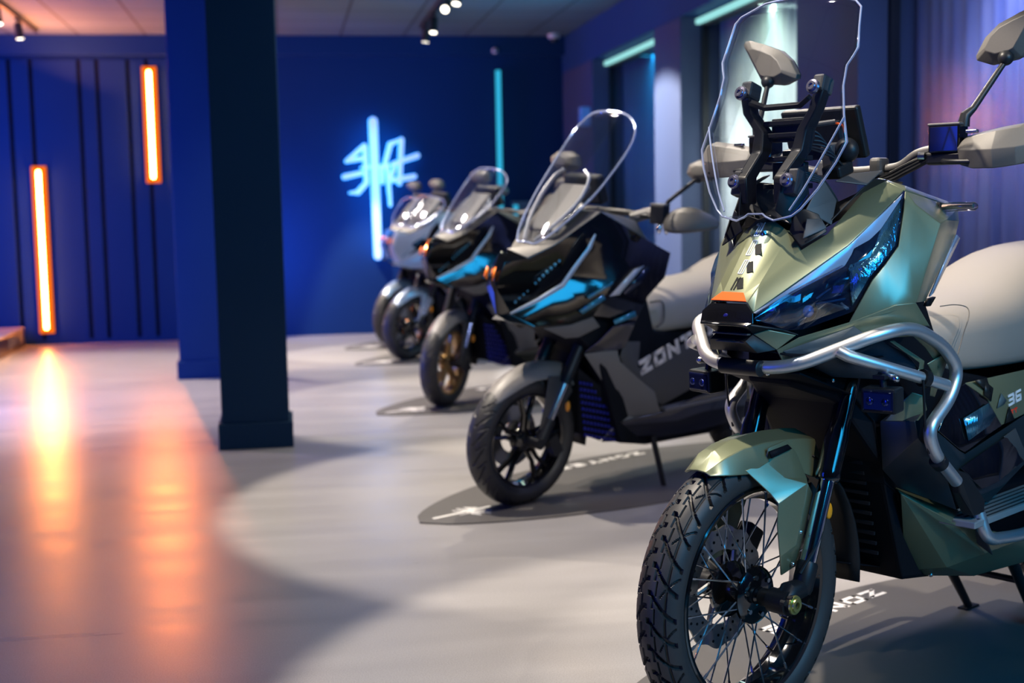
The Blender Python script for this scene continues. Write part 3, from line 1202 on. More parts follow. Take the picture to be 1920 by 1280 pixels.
# ---- chin and lower fairing
V = Q((1412, 626, .052), (1440, 618, .078), (1493, 628, .112), (1456, 656, .085))
pan('chin_plate', V, [(0, 1, 2, 3)], olive, smooth=14)
V = Q((1400, 608, .064), (1465, 617, .095), (1497, 627, .115), (1440, 617, .076), (1412, 626, .050), (1398, 640, .050), (1420, 662, .066), (1456, 656, .084))
W = [Vector((v.x-.02, 0, v.z)) for v in (V[0], V[4], V[5], V[6])]
chin = MB().add(V+W, [(0, 1, 2, 3), (0, 3, 4), (8, 0, 4, 9), (9, 4, 5, 10), (10, 5, 6, 11), (4, 7, 6, 5)]).both().build('intake', blackp, ADV, 20, .002, 2, 0, .004)
for z in (.0, .018):
    a = q(1398, 628, .05)
    MB().box((a.x-.012, 0, a.z-z), (.012, .10, .004)).build('slat', greyp, chin, smooth=False, bevel=.001)
V = Q((1456, 656, .086), (1498, 632, .118), (1592, 604, .198), (1680, 571, .268), (1717, 567, .290), (1752, 626, .275), (1775, 670, .268),
      (1760, 690, .262), (1735, 652, .262), (1712, 630, .262), (1650, 634, .222), (1560, 662, .158), (1500, 674, .112), (1466, 676, .090))
F = [(0, 1, 12, 13), (1, 2, 11, 12), (2, 10, 11), (2, 3, 9, 10), (3, 4, 5, 8, 9), (5, 6, 7, 8)]
lf_ = pan('lower_fairing', V, F, olive, smooth=14)
for i, sgn in enumerate((1, -1)):
    P = Q((1470, 660, .100), (1602, 613, .207), (1619, 625, .214), (1560, 650, .168), (1488, 672, .108))
    if sgn < 0:
        P = [Vector((v.x, -v.y, v.z)) for v in P]
    nrm = (P[1]-P[0]).cross(P[4]-P[0]).normalized()
    if nrm.z < 0:
        nrm = -nrm
    pl = MB().prism([v+nrm*.003 for v in P], nrm*.002).build('name_plate', mat('grey name plate', (.16, .19, .20), .3, .5, var=0), lf_[i], smooth=False)
    ux = (P[1]-P[0]).normalized()
    lettering('ZONTES', P[0]+ux*.030+nrm*.005-(nrm.cross(ux))*.0*sgn+(P[4]-P[0])*.28, ux, (nrm.cross(ux))*sgn*(1 if sgn > 0 else -1), .011, .017, .0045, .0028, .001).build('lettering', dec_k, lf_[i], smooth=False)
    mb = MB().add(Q((1738, 612, .284), (1744, 618, .283), (1757, 636, .277), (1744, 632, .274), (1736, 622, .278)), [(0, 1, 2, 3, 4)])
    (mb if sgn > 0 else mb.mirrored()).build('red_decal', red_m, lf_[i], 20, 0, 2, 0, .006)
    mb = MB().add(Q((1728, 612, .286), (1742, 611, .285), (1748, 621, .282), (1736, 622, .281)), [(0, 1, 2, 3)])
    (mb if sgn > 0 else mb.mirrored()).build('dark_decal', dec_k, lf_[i], 20, 0, 2, 0, .006)
# dark inner side below the upper bar
V = Q((1500, 676, .104), (1560, 664, .150), (1650, 636, .210), (1700, 662, .228), (1722, 690, .235), (1712, 706, .230), (1660, 712, .190), (1560, 706, .125))
pan('inner_panel', V, [(0, 1, 7), (1, 2, 6, 7), (2, 3, 4, 5, 6)], mat('blue black composite', (.012, .022, .035), .35, var=.3, scale=200), smooth=14)
V = Q((1668, 640, .230), (1676, 638, .233), (1733, 676, .250), (1731, 696, .246), (1716, 706, .240), (1712, 700, .240), (1722, 692, .243), (1724, 680, .246))
pan('panel_rim', V, [(0, 1, 2, 7), (7, 2, 3, 6), (6, 3, 4, 5)], olive, smooth=14)
V = Q((1738, 682, .262), (1768, 664, .275), (1776, 676, .270), (1752, 744, .240), (1742, 742, .236), (1748, 700, .25))
pan('side_strut', V, [(0, 1, 2, 5), (5, 2, 3, 4)], olive, smooth=14)

# ---- dark body core: radiator shroud, frame
core = MB()
cs = []
for (x, z0, z1, h) in ((-.10, .80, .96, .06), (-.20, .76, 1.08, .12), (-.33, .60, 1.14, .15), (-.45, .29, 1.12, .14), (-.62, .27, .80, .15), (-1.0, .28, .72, .15), (-1.35, .34, .75, .14)):
    cs.append([Vector((x, -h, z0)), Vector((x, h, z0)), Vector((x, h, z1)), Vector((x, -h, z1))])
core.loft(cs)
core.build('frame_body', black_trim, ADV, smooth=False, bevel=.01)
V = Q((1592, 1056, .050), (1697, 1068, .105), (1686, 925, .150), (1660, 905, .150), (1640, 790, .150), (1600, 740, .140), (1500, 700, .130))
W = [Vector((v.x+.015, 0, v.z)) for v in V]
k = len(V)
MB().add(V+W, [(i, i+1, k+i+1, k+i) for i in range(k-1)]).both().build('radiator_shroud', black_trim, ADV, 30, .003, 2, 0, .004)
sl = MB()
for i in range(14):
    z = .36+i*.026
    x = -.425+.10*(i/13)+.012
    sl.box((x+.012, 0, z), (.006, .20, .008))
sl.build('radiator_slats', blue_grill, ADV, smooth=False)
V = Q((1650, 790, .165), (1690, 760, .20), (1735, 768, .245), (1716, 790, .245), (1722, 820, .252), (1745, 850, .262), (1775, 895, .262), (1793, 955, .255), (1684, 912, .165), (1655, 880, .160))
pan('leg_shield', V, [(0, 1, 2, 3), (0, 3, 4, 9), (9, 4, 5, 8), (8, 5, 6, 7)], mat('satin navy black plastic', (.010, .014, .020), .38, var=.1, scale=200), smooth=20)
V = Q((1692, 752, .215), (1710, 735, .24), (1733, 742, .255), (1738, 768, .25), (1722, 788, .248), (1692, 790, .215), (1655, 793, .17))
pan('shield_trim', V, [(0, 1, 2, 3, 4, 5, 6)], olive, smooth=20)
c = q(1616, 801, .12)
MB().lathe([(0, .0), (.006, .0), (.008, .004), (.018, .002), (.022, -.004), (.024, -.02)], c, (.8, .6, 0), 24).build('horn', blackp, ADV)
MB().lathe([(.004, .002), (.0075, .002), (.0075, .006), (.004, .006)], c, (.8, .6, 0), 20, closed=True).build('horn_ring', dec_w, ADV)
for p in ((1561, 713, .13), (1440, 700, .05)):
    MB().sphere(q(*p), .006, 10, 6).build('bolt', steel, ADV)

# ---- tray added under the nose to block overhead light from the shroud
V = [Vector((.0, .045, .893)), Vector((-.03, .11, .880)), Vector((-.17, .20, .868)), Vector((-.36, .21, .862))]
V += [Vector((v.x, 0, v.z)) for v in (V[0], V[3])]
MB().add(V, [(4, 0, 1, 2, 3, 5)]).both().build('under_tray', black_trim, ADV, 20, 0, 2, 0, .004)

# ---- belly pan
V = Q((1678, 914, .140), (1797, 957, .225), (1783, 978, .247), (1689, 926, .172), (1846, 1036, .245), (1775, 1062, .205), (1697, 1068, .112), (1826, 1078, .190), (1740, 1077, .150),
      (1920, 1008, .27), (1920, 1052, .235))
Z = [q(1640, 1066, .06), q(1700, 1082, .07)]
F = [(0, 1, 2, 3), (3, 2, 4, 5), (3, 5, 6), (4, 7, 5), (5, 7, 8, 6), (2, 9, 4), (4, 9, 10, 7)]
pan('belly_pan', V, F, olive, smooth=14)
bp = MB()
ends = [Vector((-1.25, .16, .30)), Vector((-1.25, .20, .40))]
V = [q(1697, 1068, .112), q(1740, 1077, .150), q(1826, 1078, .190), q(1920, 1052, .235), Vector((-1.3, .2, .33))]
W = [Vector((v.x-.02, 0, v.z-.005)) for v in V]
bp.add(V+W, [(i, i+1, 6+i, 5+i) for i in range(4)]).both().build('belly_floor', blackp, ADV, 30, 0, 2, 0, .004)
V = [q(1846, 1036, .245), q(1920, 1008, .27), Vector((-1.3, .26, .45)), Vector((-1.3, .21, .33)), q(1920, 1052, .235)]
for p in ((1745, 1077, .158), (1868, 1056, .215)):
    MB().sphere(q(*p), .006, 10, 6).build('bolt', steel, ADV)

# ---- crash bars
R_T = .0152
for sgn in (1, -1):
    S = lambda v: Vector((v.x, sgn*v.y, v.z))
    pts = [Vector((q(1385, 687, 0).x, 0, q(1385, 687, 0).z)), q(1482, 690, .119), q(1650, 625, .262), q(1712, 612, .280), q(1770, 648, .287), q(1797, 692, .290),
           q(1782, 745, .290), q(1740, 805, .288), q(1752, 850, .288), q(1793, 902, .286)]
    path = fillet(pts, [0, .07, .10, .05, .05, .06, .08, .06, .06, 0], 8)
    cb = MB().tube([S(p) for p in path], R_T, 18).build('crash_bar', alu, ADV, 60)
    MB().tube([S(q(1572, 658, .203)), S(q(1590, 667, .222)), S(q(1775, 722, .289))], R_T*.92, 18).build('brace', alu, cb, 60)
    a, b = q(1728, 708, .272), q(1738, 711, .276)
    MB().tube([S(a), S(b)], R_T*1.35, 18).build('clamp', blackp, cb)
    a, b = q(1757, 862, .288), q(1764, 870, .288)
    MB().tube([S(a), S(b)], R_T*1.3, 18).build('clamp', blackp, cb)
    if sgn > 0:
        c0 = pts[0]
        MB().tube([Vector((c0.x, -.048, c0.z)), Vector((c0.x, -.046, c0.z)), Vector((c0.x, .062, c0.z)), Vector((c0.x, .064, c0.z))], [R_T*1.02, R_T*1.22, R_T*1.22, R_T*1.02], 20).build('centre_sleeve', blackp, cb)
    MB().tube(smooth_path([S(q(1731, 712, .283)), S(q(1733, 760, .285)), S(q(1735, 800, .284)), S(q(1742, 850, .284))], 6), .003, 8).build('cable', blackp, cb)
    # black bracket and foot guard tube
    P = [S(q(*p)) for p in ((1795, 880, .285), (1818, 888, .29), (1848, 938, .295), (1846, 962, .295), (1826, 968, .29), (1800, 925, .28))]
    MB().prism(P, Vector((0, -.03*sgn, 0))).build('bracket', blackp, cb, smooth=False, bevel=.004)
    pts = [q(1835, 960, .282), q(1850, 1012, .300), q(1920, 1002, .315), Vector((-.98, .315, .40)), Vector((-1.02, .24, .40))]
    MB().tube([S(p) for p in fillet(pts, [0, .05, .3, .05, 0], 8)], R_T, 18).build('foot_bar', alu, cb, 60)

# ---- fog lamps
for sgn in (1, -1):
    c = Vector((-.178, .252*sgn, .779))
    rot = Matrix.Rotation(.18*sgn, 3, 'Z') @ Matrix.Rotation(.05, 3, 'Y')
    fl = MB().box(c, (.052, .082, .056), rot).build('fog_lamp', blackp, ADV, smooth=False, bevel=.006)
    MB().box(c+rot @ Vector((.024, 0, 0)), (.012, .070, .044), rot).build('lens', mat('deep blue lamp glass', (.004, .006, .035), .07, .3, .6, var=0), fl, smooth=False, bevel=.004)
    pr = MB()
    for dy in (-.018, .018):
        pr.sphere(c+rot @ Vector((.0305, dy, 0)), .009, 12, 8, sc=(.3, 1, 1))
    pr.build('reflector_bowl', mat('smoked blue bowl', (.05, .07, .22), .2, .9, var=0), fl)
    MB().tube([c+Vector((-.005, 0, .026)), c+Vector((-.005, -.005*sgn, .055))], .008, 12).box(c+Vector((-.005, -.004*sgn, .05)), (.03, .03, .008)).build('mount', blackp, fl, smooth=False)
    fb = c+Vector((-.02, .0, .052))
    MB().cyl(fb+Vector((0, -.02*sgn, .0)), fb+Vector((.012, .028*sgn, -.004)), .008, 12).sphere(fb+Vector((.012, .028*sgn, -.004)), .0095, 10, 6).build('bolt', steel, fl)

# ---- windscreen: a swept sheet, convex to the front
def screen_x(y, z):
    return -.047-.20*(z-1.18)-.20*(z-1.18)**2-.49*y*y


def scr(px, py):
    return A.qf(px, py, screen_x, -.1)


# the two edges of the sheet, from the top corner down, as local (y, z) for the left side, mirrored for the right
edge = [(.000, 1.690), (.090, 1.683), (.160, 1.660), (.176, 1.645), (.182, 1.600), (.190, 1.553), (.182, 1.534), (.172, 1.515), (.173, 1.470), (.187, 1.405), (.204, 1.346), (.186, 1.302), (.152, 1.245), (.118, 1.203), (.098, 1.188), (.052, 1.178), (.030, 1.186), (.020, 1.193), (0, 1.193)]
NC = 12
V, F = [], []


# rows: outer edge point of each row goes to the centre line at the same height or, at top and bottom, along the outline
rows = []
for (y, z) in edge[1:-1]:
    rows.append((y, z))
for (y, z) in rows:
    zc = min(max(z, 1.193), 1.690)
    for k in range(NC+1):
        t = k/NC
        yy = y*t
        zz = zc+(z-zc)*t*t
        V.append(Vector((screen_x(yy, zz), yy, zz)))
R_ = len(rows)
for i in range(R_-1):
    for k in range(NC):
        F.append((i*(NC+1)+k, i*(NC+1)+k+1, (i+1)*(NC+1)+k+1, (i+1)*(NC+1)+k))
ws_ = MB().add(V, F).both()
me = ws_.mesh('windscreen', [acryl, acryl_edge], smooth=50)
ws = bpy.data.objects.new('windscreen', me)
COL.objects.link(ws)
ws.parent = ADV
md = ws.modifiers.new('solid', 'SOLIDIFY')
md.thickness = .0045
md.offset = 0
md.material_offset_rim = 1
# polished rim and the two folded creases of the sheet
rim_pts = [Vector((screen_x(y, z), y, z)) for (y, z) in edge[:-1]]
loop = rim_pts+[Vector((p.x, -p.y, p.z)) for p in reversed(rim_pts[1:])]
MB().tube(loop+[loop[0]], .0026, 8, caps=False).build('polished_rim', acryl_edge, ws)
for sgn in (1, -1):
    cr = [Vector((screen_x(y, z)+.003, sgn*y, z)) for (y, z) in ((.190, 1.40), (.160, 1.33), (.122, 1.25), (.092, 1.20))]
    MB().tube(smooth_path(cr, 6), .0022, 6).build('crease', acryl_edge, ws)
for (y, z) in ((.101, 1.474), (-.101, 1.474), (.074, 1.268), (-.074, 1.268)):
    c = Vector((screen_x(y, z)+.004, y, z))
    b = MB().lathe([(0, .006), (.005, .006), (.0055, .009), (.010, .009), (.0105, .005), (.015, .004), (.0165, 0), (.0165, -.004)], c, (.96, 0, .28), 28)
    b.build('screen_bolt', mat('violet grey bolt', (.30, .30, .42), .2, .9, var=0), ws)

# ---- screen carrier arms
for sgn in (1, -1):
    P = [Vector((-.158, .104, 1.468)), Vector((-.152, .092, 1.425)), Vector((-.158, .060, 1.382)), Vector((-.145, .056, 1.335)), Vector((-.085, .052, 1.275)), Vector((-.085, .046, 1.215))]
    wd = [(.034, .026), (.034, .024), (.040, .026), (.040, .030), (.044, .026), (.036, .020)]
    secs = []
    for p, (a, b) in zip(P, wd):
        secs.append([Vector((p.x-a/2, sgn*p.y-b/2, p.z)), Vector((p.x+a/2, sgn*p.y-b/2, p.z)), Vector((p.x+a/2, sgn*p.y+b/2, p.z)), Vector((p.x-a/2, sgn*p.y+b/2, p.z))])
    arm = MB().loft(secs).build('screen_arm', blackp, ADV, 20, .004)
    c = Vector((-.163, sgn*.101, 1.478))
    MB().box(c, (.045, .030, .040), Matrix.Rotation(-.3, 3, 'Y')).build('arm_head', greyp, arm, smooth=False, bevel=.006)
    c = Vector((-.092, sgn*.074, 1.262))
    MB().box(c, (.03, .034, .06), Matrix.Rotation(-.3, 3, 'Y')).build('lower_mount', greyp, arm, smooth=False, bevel=.006)
MB().tube([Vector((-.135, -.085, 1.452)), Vector((-.150, -.05, 1.437)), Vector((-.150, .05, 1.437)), Vector((-.135, .085, 1.452))], .0085, 4).build('cross_bar', blackp, ADV, smooth=False, bevel=.002)
for z in (1.400, 1.372, 1.318, 1.255):
    MB().box((-.17, 0, z), (.03, .12, .012)).build('cross_bar', blackp, ADV, smooth=False, bevel=.002)
MB().box((-.19, 0, 1.385), (.02, .11, .055)).box((-.18, 0, 1.29), (.02, .09, .04)).build('carrier_plate', blackp, ADV, smooth=False, bevel=.003)

# ---- instrument display
c = Vector((-.300, .010, 1.378))
rot = Matrix.Rotation(.36, 3, 'Y')
dash = MB().box(c, (.022, .215, .125), rot).build('instrument_display', blackp, ADV, smooth=False, bevel=.006)
MB().box(c+rot @ Vector((-.0125, 0, 0)), (.003, .195, .105), rot).build('screen', tft, dash, smooth=False)
MB().box(c+rot @ Vector((.018, 0, .0)), (.02, .12, .07), rot).build('back_housing', blackp, dash, smooth=False, bevel=.006)
MB().box((-.27, .055, 1.315), (.05, .03, .075), Matrix.Rotation(.2, 3, 'Y')).build('stay', greyp, ADV, smooth=False, bevel=.004)
MB().box((-.25, -.04, 1.31), (.05, .03, .07), Matrix.Rotation(.2, 3, 'Y')).build('stay', greyp, ADV, smooth=False, bevel=.004)
MB().sphere((-.275, .088, 1.335), .030, 18, 12, sc=(.8, 1, 1)).build('ignition_switch', blackp, ADV)
MB().box((-.255, .078, 1.29), (.06, .05, .03), Matrix.Rotation(.3, 3, 'Y')).build('switch_base', blackp, ADV, smooth=False, bevel=.006)
wr = MB()
for k in range(6):
    y = .02+.010*k
    wr.tube(smooth_path([Vector((-.17, y*.6, 1.365-.004*k)), Vector((-.215, y+.02, 1.380-.012*k)), Vector((-.25, y+.03, 1.345-.010*k)), Vector((-.27, y+.02, 1.30))], 6), .0028, 6)
for k in range(4):
    wr.tube(smooth_path([Vector((-.12, .045+.006*k, 1.292-.006*k)), Vector((-.17, .085+.005*k, 1.275-.006*k)), Vector((-.20, .105, 1.235-.004*k)), Vector((-.22, .110, 1.20))], 6), .003, 6)
wr.build('wiring', blackp, ADV)
MB().tube([Vector((-.215, .04, 1.395)), Vector((-.235, .085, 1.400))], .006, 10).build('connector', greyp, ADV)
MB().tube(smooth_path([Vector((-.23, .075, 1.398)), Vector((-.245, .095, 1.392)), Vector((-.25, .10, 1.375))], 5), .003, 6).build('orange_wire', orange_m, ADV)

# ---- inner cockpit panels (dark)
V = [Vector((-.06, .035, 1.19)), Vector((-.10, .070, 1.165)), Vector((-.13, .125, 1.155)), Vector((-.23, .160, 1.245)), Vector((-.27, .165, 1.268)), Vector((-.40, .16, 1.26)), Vector((-.40, .08, 1.22)), Vector((-.22, .07, 1.16)), Vector((-.12, .04, 1.17))]
whole('cockpit_panel', V+[Vector((v.x, 0, v.z-.01)) for v in (V[0], V[8], V[7], V[6])], [(0, 1, 8), (1, 2, 3, 7, 8), (3, 4, 5, 6, 7), (0, 8, 10, 9), (8, 7, 11, 10), (7, 6, 12, 11)], blackp, smooth=20)
V = Q((1480, 437, .066), (1502, 466, .112), (1551, 438, .140), (1535, 405, .120), (1510, 395, .10), (1490, 400, .082))
pan('cowl_insert', [v+Vector((.0, 0, .004)) for v in V], [(0, 1, 2, 5), (5, 2, 3, 4)], blackp, smooth=10)
V = Q((1505, 458, .108), (1512, 420, .105), (1540, 420, .122), (1550, 438, .136))
pan('insert_facet', [v+Vector((.004, .003, .012)) for v in V], [(0, 1, 2, 3)], greyp, smooth=10)
V = [Vector((-.055, .050, 1.20)), Vector((-.075, .060, 1.29)), Vector((-.13, .075, 1.30)), Vector((-.14, .090, 1.20)), Vector((-.09, .075, 1.165))]
pan('carrier_cheek', V, [(0, 1, 2, 3, 4)], blackp, smooth=10)
V = Q((1598, 330, .125), (1655, 325, .160), (1625, 352, .166), (1565, 345, .120))
pan('cowl_crosspiece', [v+Vector((0, 0, .006)) for v in V], [(0, 1, 2, 3)], greyp, smooth=10)
V = [Vector((-.10, .10, 1.20)), Vector((-.15, .11, 1.27)), Vector((-.19, .12, 1.22)), Vector((-.15, .135, 1.165))]
pan('inner_facet', V, [(0, 1, 2), (0, 2, 3)], greyp, smooth=10)

# ---- handlebar, switches, guards, mirrors
hbp = [Vector((-.43, 0, 1.290)), Vector((-.432, .06, 1.292)), Vector((-.430, .13, 1.298)), Vector((-.425, .19, 1.328)), Vector((-.430, .28, 1.336)), Vector((-.452, .44, 1.332))]
allp = [Vector((p.x, -p.y, p.z)) for p in reversed(hbp[1:])]+hbp
MB().tube(smooth_path(allp, 6), .0112, 14).build('handlebar', greyp, ADV)
for y in (.075, -.075):
    MB().box((-.43, y, 1.298), (.045, .032, .045)).build('bar_clamp', greyp, ADV, smooth=False, bevel=.008)
for k in range(3):
    MB().tube(smooth_path([Vector((-.415+.006*k, .225, 1.325-.008*k)), Vector((-.408, .165, 1.300-.008*k)), Vector((-.415, .10, 1.275-.006*k)), Vector((-.43, .03, 1.262+.012*k))], 8), .0055, 8).build('control_cable', blackp, ADV)
for sgn in (1, -1):
    S = lambda v: Vector((v.x, sgn*v.y, v.z))
    dy = .026 if sgn > 0 else 0.0        # the bars are turned a touch to one side
    grip = MB().tube([S(Vector((-.434, .285, 1.336))), S(Vector((-.452, .435, 1.332)))], .017, 16).build('grip', rubber, ADV)
    # master cylinder box
    rs = MB().box(S(Vector((-.415, .252+dy*.5, 1.355))), (.050, .074, .062), Matrix.Rotation(.10*sgn, 3, 'Z')).build('brake_reservoir', gloss, ADV, smooth=False, bevel=.004)
    MB().box(S(Vector((-.415, .252+dy*.5, 1.388))), (.052, .078, .006), Matrix.Rotation(.10*sgn, 3, 'Z')).build('lid', greyp, rs, smooth=False, bevel=.002)
    MB().box(S(Vector((-.420, .256+dy*.5, 1.311))), (.05, .10, .028)).build('switch_housing', blackp, rs, smooth=False, bevel=.006)
    MB().tube([S(Vector((-.405, .212, 1.318))), S(Vector((-.400, .198, 1.318)))], .010, 14).build('end_plug', steel, rs)
    MB().tube(smooth_path([S(Vector((-.405, .255, 1.306))), S(Vector((-.375, .30, 1.302))), S(Vector((-.380, .41, 1.300)))], 6), .006, 10).build('brake_lever', blackp, rs)
    # hand guard shell
    sec_ = []
    for (y, xf, xb, z0, zm, z1) in ((.268, -.405, -.425, 1.318, 1.336, 1.352), (.288, -.380, -.420, 1.296, 1.328, 1.358), (.325, -.365, -.420, 1.287, 1.325, 1.366), (.375, -.362, -.420, 1.286, 1.325, 1.374),
                                    (.42, -.378, -.425, 1.292, 1.328, 1.380), (.46, -.410, -.437, 1.308, 1.338, 1.374), (.472, -.435, -.445, 1.320, 1.340, 1.364)):
        sec_.append([S(Vector(p)) for p in ((xb, y+dy, z0+.004), (xf-.006, y+dy, z0), (xf, y+dy, zm), (xf-.018, y+dy, z1-.010), (xb, y+dy, z1))])
    MB().loft(sec_, caps=False, closed=False).build('hand_guard', guardp, ADV, 30, .003, 2, 0, .005)
    MB().box(S(Vector((-.405, .33, 1.369))), (.012, .028, .008)).build('guard_clip', steel, ADV, smooth=False, bevel=.002)
    # mirror
    ol = [(.415, 1.640), (.411, 1.649), (.395, 1.652), (.345, 1.636), (.295, 1.616), (.262, 1.588), (.240, 1.549), (.242, 1.538), (.281, 1.524), (.335, 1.531), (.352, 1.538), (.366, 1.560)]
    cy, cz = sum(a for a, b in ol)/len(ol), sum(b for a, b in ol)/len(ol)
    rings = []
    for (x, k) in ((-.552, .96), (-.538, 1.0), (-.530, 1.0), (-.524, .90), (-.508, .62)):
        rings.append([S(Vector((x, cy+dy+(a-cy)*k, cz+(b-cz)*k))) for a, b in ol])
    mirror = MB().loft(rings).build('mirror', guardp, ADV, 30, .0015)
    MB().add([v+Vector((-.002, 0, 0)) for v in rings[0]], [tuple(range(len(ol)))]).build('mirror_glass', mat('mirror glass', (.8, .82, .85), .03, 1.0, var=0), mirror, smooth=False)
    base = Vector((-.425, .288+dy*.5, 1.395))
    jt = Vector((-.515, .322+dy, 1.530))
    MB().sphere(S(jt+Vector((0, 0, .006))), .018, 14, 10).build('joint', blackp, mirror)
    MB().tube([S(base+Vector((0, -.004, -.012))), S(base+Vector((0, 0, .012))), S(base+(jt-base)*.2), S(jt)], [.014, .012, .0078, .0066], 12).build('stem', blackp, mirror)

# ---- turn signals
for sgn in (1, -1):
    a = Vector((-.470, .160, 1.200))
    b = a+Vector((-.004, .054, .000))
    c = a+Vector((-.012, .142, .001))
    S = lambda v: Vector((v.x, sgn*v.y, v.z))
    st = []
    for k in range(9):
        st.append((S(a+(b-a)*k/8), .013 if k % 2 else .0105))
    ts = MB().tube([p for p, r in st], [r for p, r in st], 14).build('turn_signal', blackp, ADV)
    MB().tube([S(b), S(b+(c-b)*.05), S(b+(c-b)*.93), S(c)], [.009, .0115, .0105, .006], 14, flat=1.0).build('lens', glass('clear signal lens', (.92, .88, .86), .35, .05, .7), ts)
    MB().tube([S(b+(c-b)*.05), S(b+(c-b)*.9)], .006, 8).build('led_board', mat('signal board', (.45, .36, .32), .4, .4, var=.5, scale=400), ts)

# ---- seat
def seat_sec(x, hw, z0, z1, sh=.16):
    pts = [Vector((x, 0, z0)), Vector((x, hw*.85, z0)), Vector((x, hw*.98, z0+.015))]
    zs = z1-sh
    if zs > z0+.05:
        pts.append(Vector((x, hw, (z0+zs)/2+.01)))
    else:
        pts.append(Vector((x, hw, z0+.03)))
        zs = z0+.035
    for k in range(6):
        a = pi/2*k/5
        pts.append(Vector((x, hw*cos(a)**.72 if k < 5 else 0, zs+(z1-zs)*sin(a)**.9)))
    return pts+[Vector((p.x, -p.y, p.z)) for p in reversed(pts[1:-1])]


ss = [seat_sec(-.530, .07, .83, .915, .06), seat_sec(-.548, .105, .805, .932, .07), seat_sec(-.60, .150, .785, .947, .08), seat_sec(-.70, .178, .780, .958, .10), seat_sec(-.80, .188, .778, .964, .11), seat_sec(-.90, .195, .778, .976, .12),
      seat_sec(-.98, .198, .778, 1.005, .14), seat_sec(-1.08, .200, .78, 1.052, .17), seat_sec(-1.20, .203, .785, 1.086, .19), seat_sec(-1.32, .200, .80, 1.098, .19), seat_sec(-1.48, .185, .83, 1.10, .17), seat_sec(-1.62, .15, .88, 1.10, .14), seat_sec(-1.70, .09, .94, 1.08, .1)]
seat = MB().loft(ss).build('seat', seat_m, ADV, 60, 0, 2, 1)
for sgn in (1, -1):
    st = [q(1762, 574, .14), q(1790, 571, .160), q(1812, 576, .172), q(1816, 592, .183), q(1806, 625, .191), q(1794, 668, .193)]
    st = [Vector((p.x, sgn*(p.y+.001), p.z)) for p in st]
    MB().tube(smooth_path(st, 10), .0014, 6).build('seam', mat('seam thread', (.10, .09, .08), .7, var=0), seat)

# ---- flank below the seat
V = Q((1809, 718, .196), (1920, 693, .205), (1920, 776, .214), (1877, 797, .214), (1850, 747, .208))
V += [Vector((-1.60, .17, .93)), Vector((-1.62, .18, .80)), Vector((-1.15, .215, .70))]
fp = pan('tail_panel', V, [(0, 1, 2, 3, 4), (1, 5, 6, 7, 2)], olive, smooth=20)
for i, sgn in enumerate((1, -1)):
    for pts, m in ((((1826, 713, .205), (1848, 708, .207), (1856, 735, .210), (1842, 728, .207)), dec_k),
                   (((1846, 715, .208), (1860, 727, .209), (1856, 752, .211), (1843, 740, .209)), dec_k),
                   (((1875, 737, .211), (1885, 750, .212), (1881, 757, .213), (1867, 765, .212)), mat('slate decal', (.07, .11, .12), .35, var=0)),
                   (((1890, 762, .2145), (1900, 786, .216), (1882, 794, .2155)), dec_k)):
        mb = MB().add([v+Vector((0, .003, 0)) for v in Q(*pts)], [tuple(range(len(pts)))])
        (mb if sgn > 0 else mb.mirrored()).build('chevron_decal', m, fp[i], 20, 0, 2, 0, .002)
    a, b = q(1892, 762, .215), q(1920, 747, .215)
    ux = (b-a).normalized()
    uy = Vector((-ux.z, 0, ux.x))
    if uy.z < 0:
        uy = -uy
    L1 = lettering('36', a, ux, uy, .030, .030, .006, .006, -.0025)
    o_ = a+uy*-.028+ux*.004
    L2 = lettering('ET', o_, ux, uy, .016, .017, .004, .004, -.0025)
    for Lm, mm, nm in ((L1, dec_w, 'number_decal'), (L2, red_m, 'red_decal')):
        if sgn < 0:
            Lm = Lm.mirrored()
        Lm.build(nm, mm, fp[i], smooth=False)
V = Q((1791, 730, .200), (1809, 719, .197), (1850, 748, .209), (1878, 798, .216), (1852, 815, .217), (1809, 849, .216), (1797, 842, .214), (1758, 808, .205))
ins = pan('side_cover', V, [(0, 1, 2, 6, 7), (2, 3, 4, 5, 6)], gloss, smooth=20)
for i, sgn in enumerate((1, -1)):
    mb = MB().add([v+Vector((0, .004, 0)) for v in Q((1804, 784, .212), (1850, 755, .212), (1864, 778, .214), (1852, 797, .218), (1813, 825, .217))], [(0, 1, 2, 3, 4)])
    (mb if sgn > 0 else mb.mirrored()).build('reflector_inset', flute, ins[i], 20, 0, 2, 0, .003)
V = Q((1758, 810, .205), (1797, 844, .214), (1809, 851, .216), (1920, 778, .216), (1920, 870, .232), (1852, 942, .240), (1800, 900, .235), (1745, 850, .215))
V += [Vector((-1.25, .20, .66)), Vector((-1.25, .22, .50))]
lo = pan('lower_flank', V, [(0, 1, 6, 7), (1, 2, 5, 6), (2, 3, 4, 5), (3, 8, 9, 4)], mat('teal grey paint', (.020, .035, .042), .3, .4, .5, var=.05), smooth=20)
for i, sgn in enumerate((1, -1)):
    mb = MB().add([v+Vector((0, .005, 0)) for v in Q((1797, 877, .232), (1890, 812, .225), (1912, 866, .234), (1868, 902, .240), (1837, 916, .240))], [(0, 1, 2, 3, 4)])
    (mb if sgn > 0 else mb.mirrored()).build('tank_window', gloss, lo[i], 20, .001, 2, 0, .004)
    mb = MB().add([v+Vector((0, .005, 0)) for v in Q((1878, 818, .226), (1900, 802, .225), (1920, 850, .233), (1918, 866, .234))], [(0, 1, 2, 3)])
    (mb if sgn > 0 else mb.mirrored()).build('window_strip', greyp, lo[i], 20, .001, 2, 0, .003)

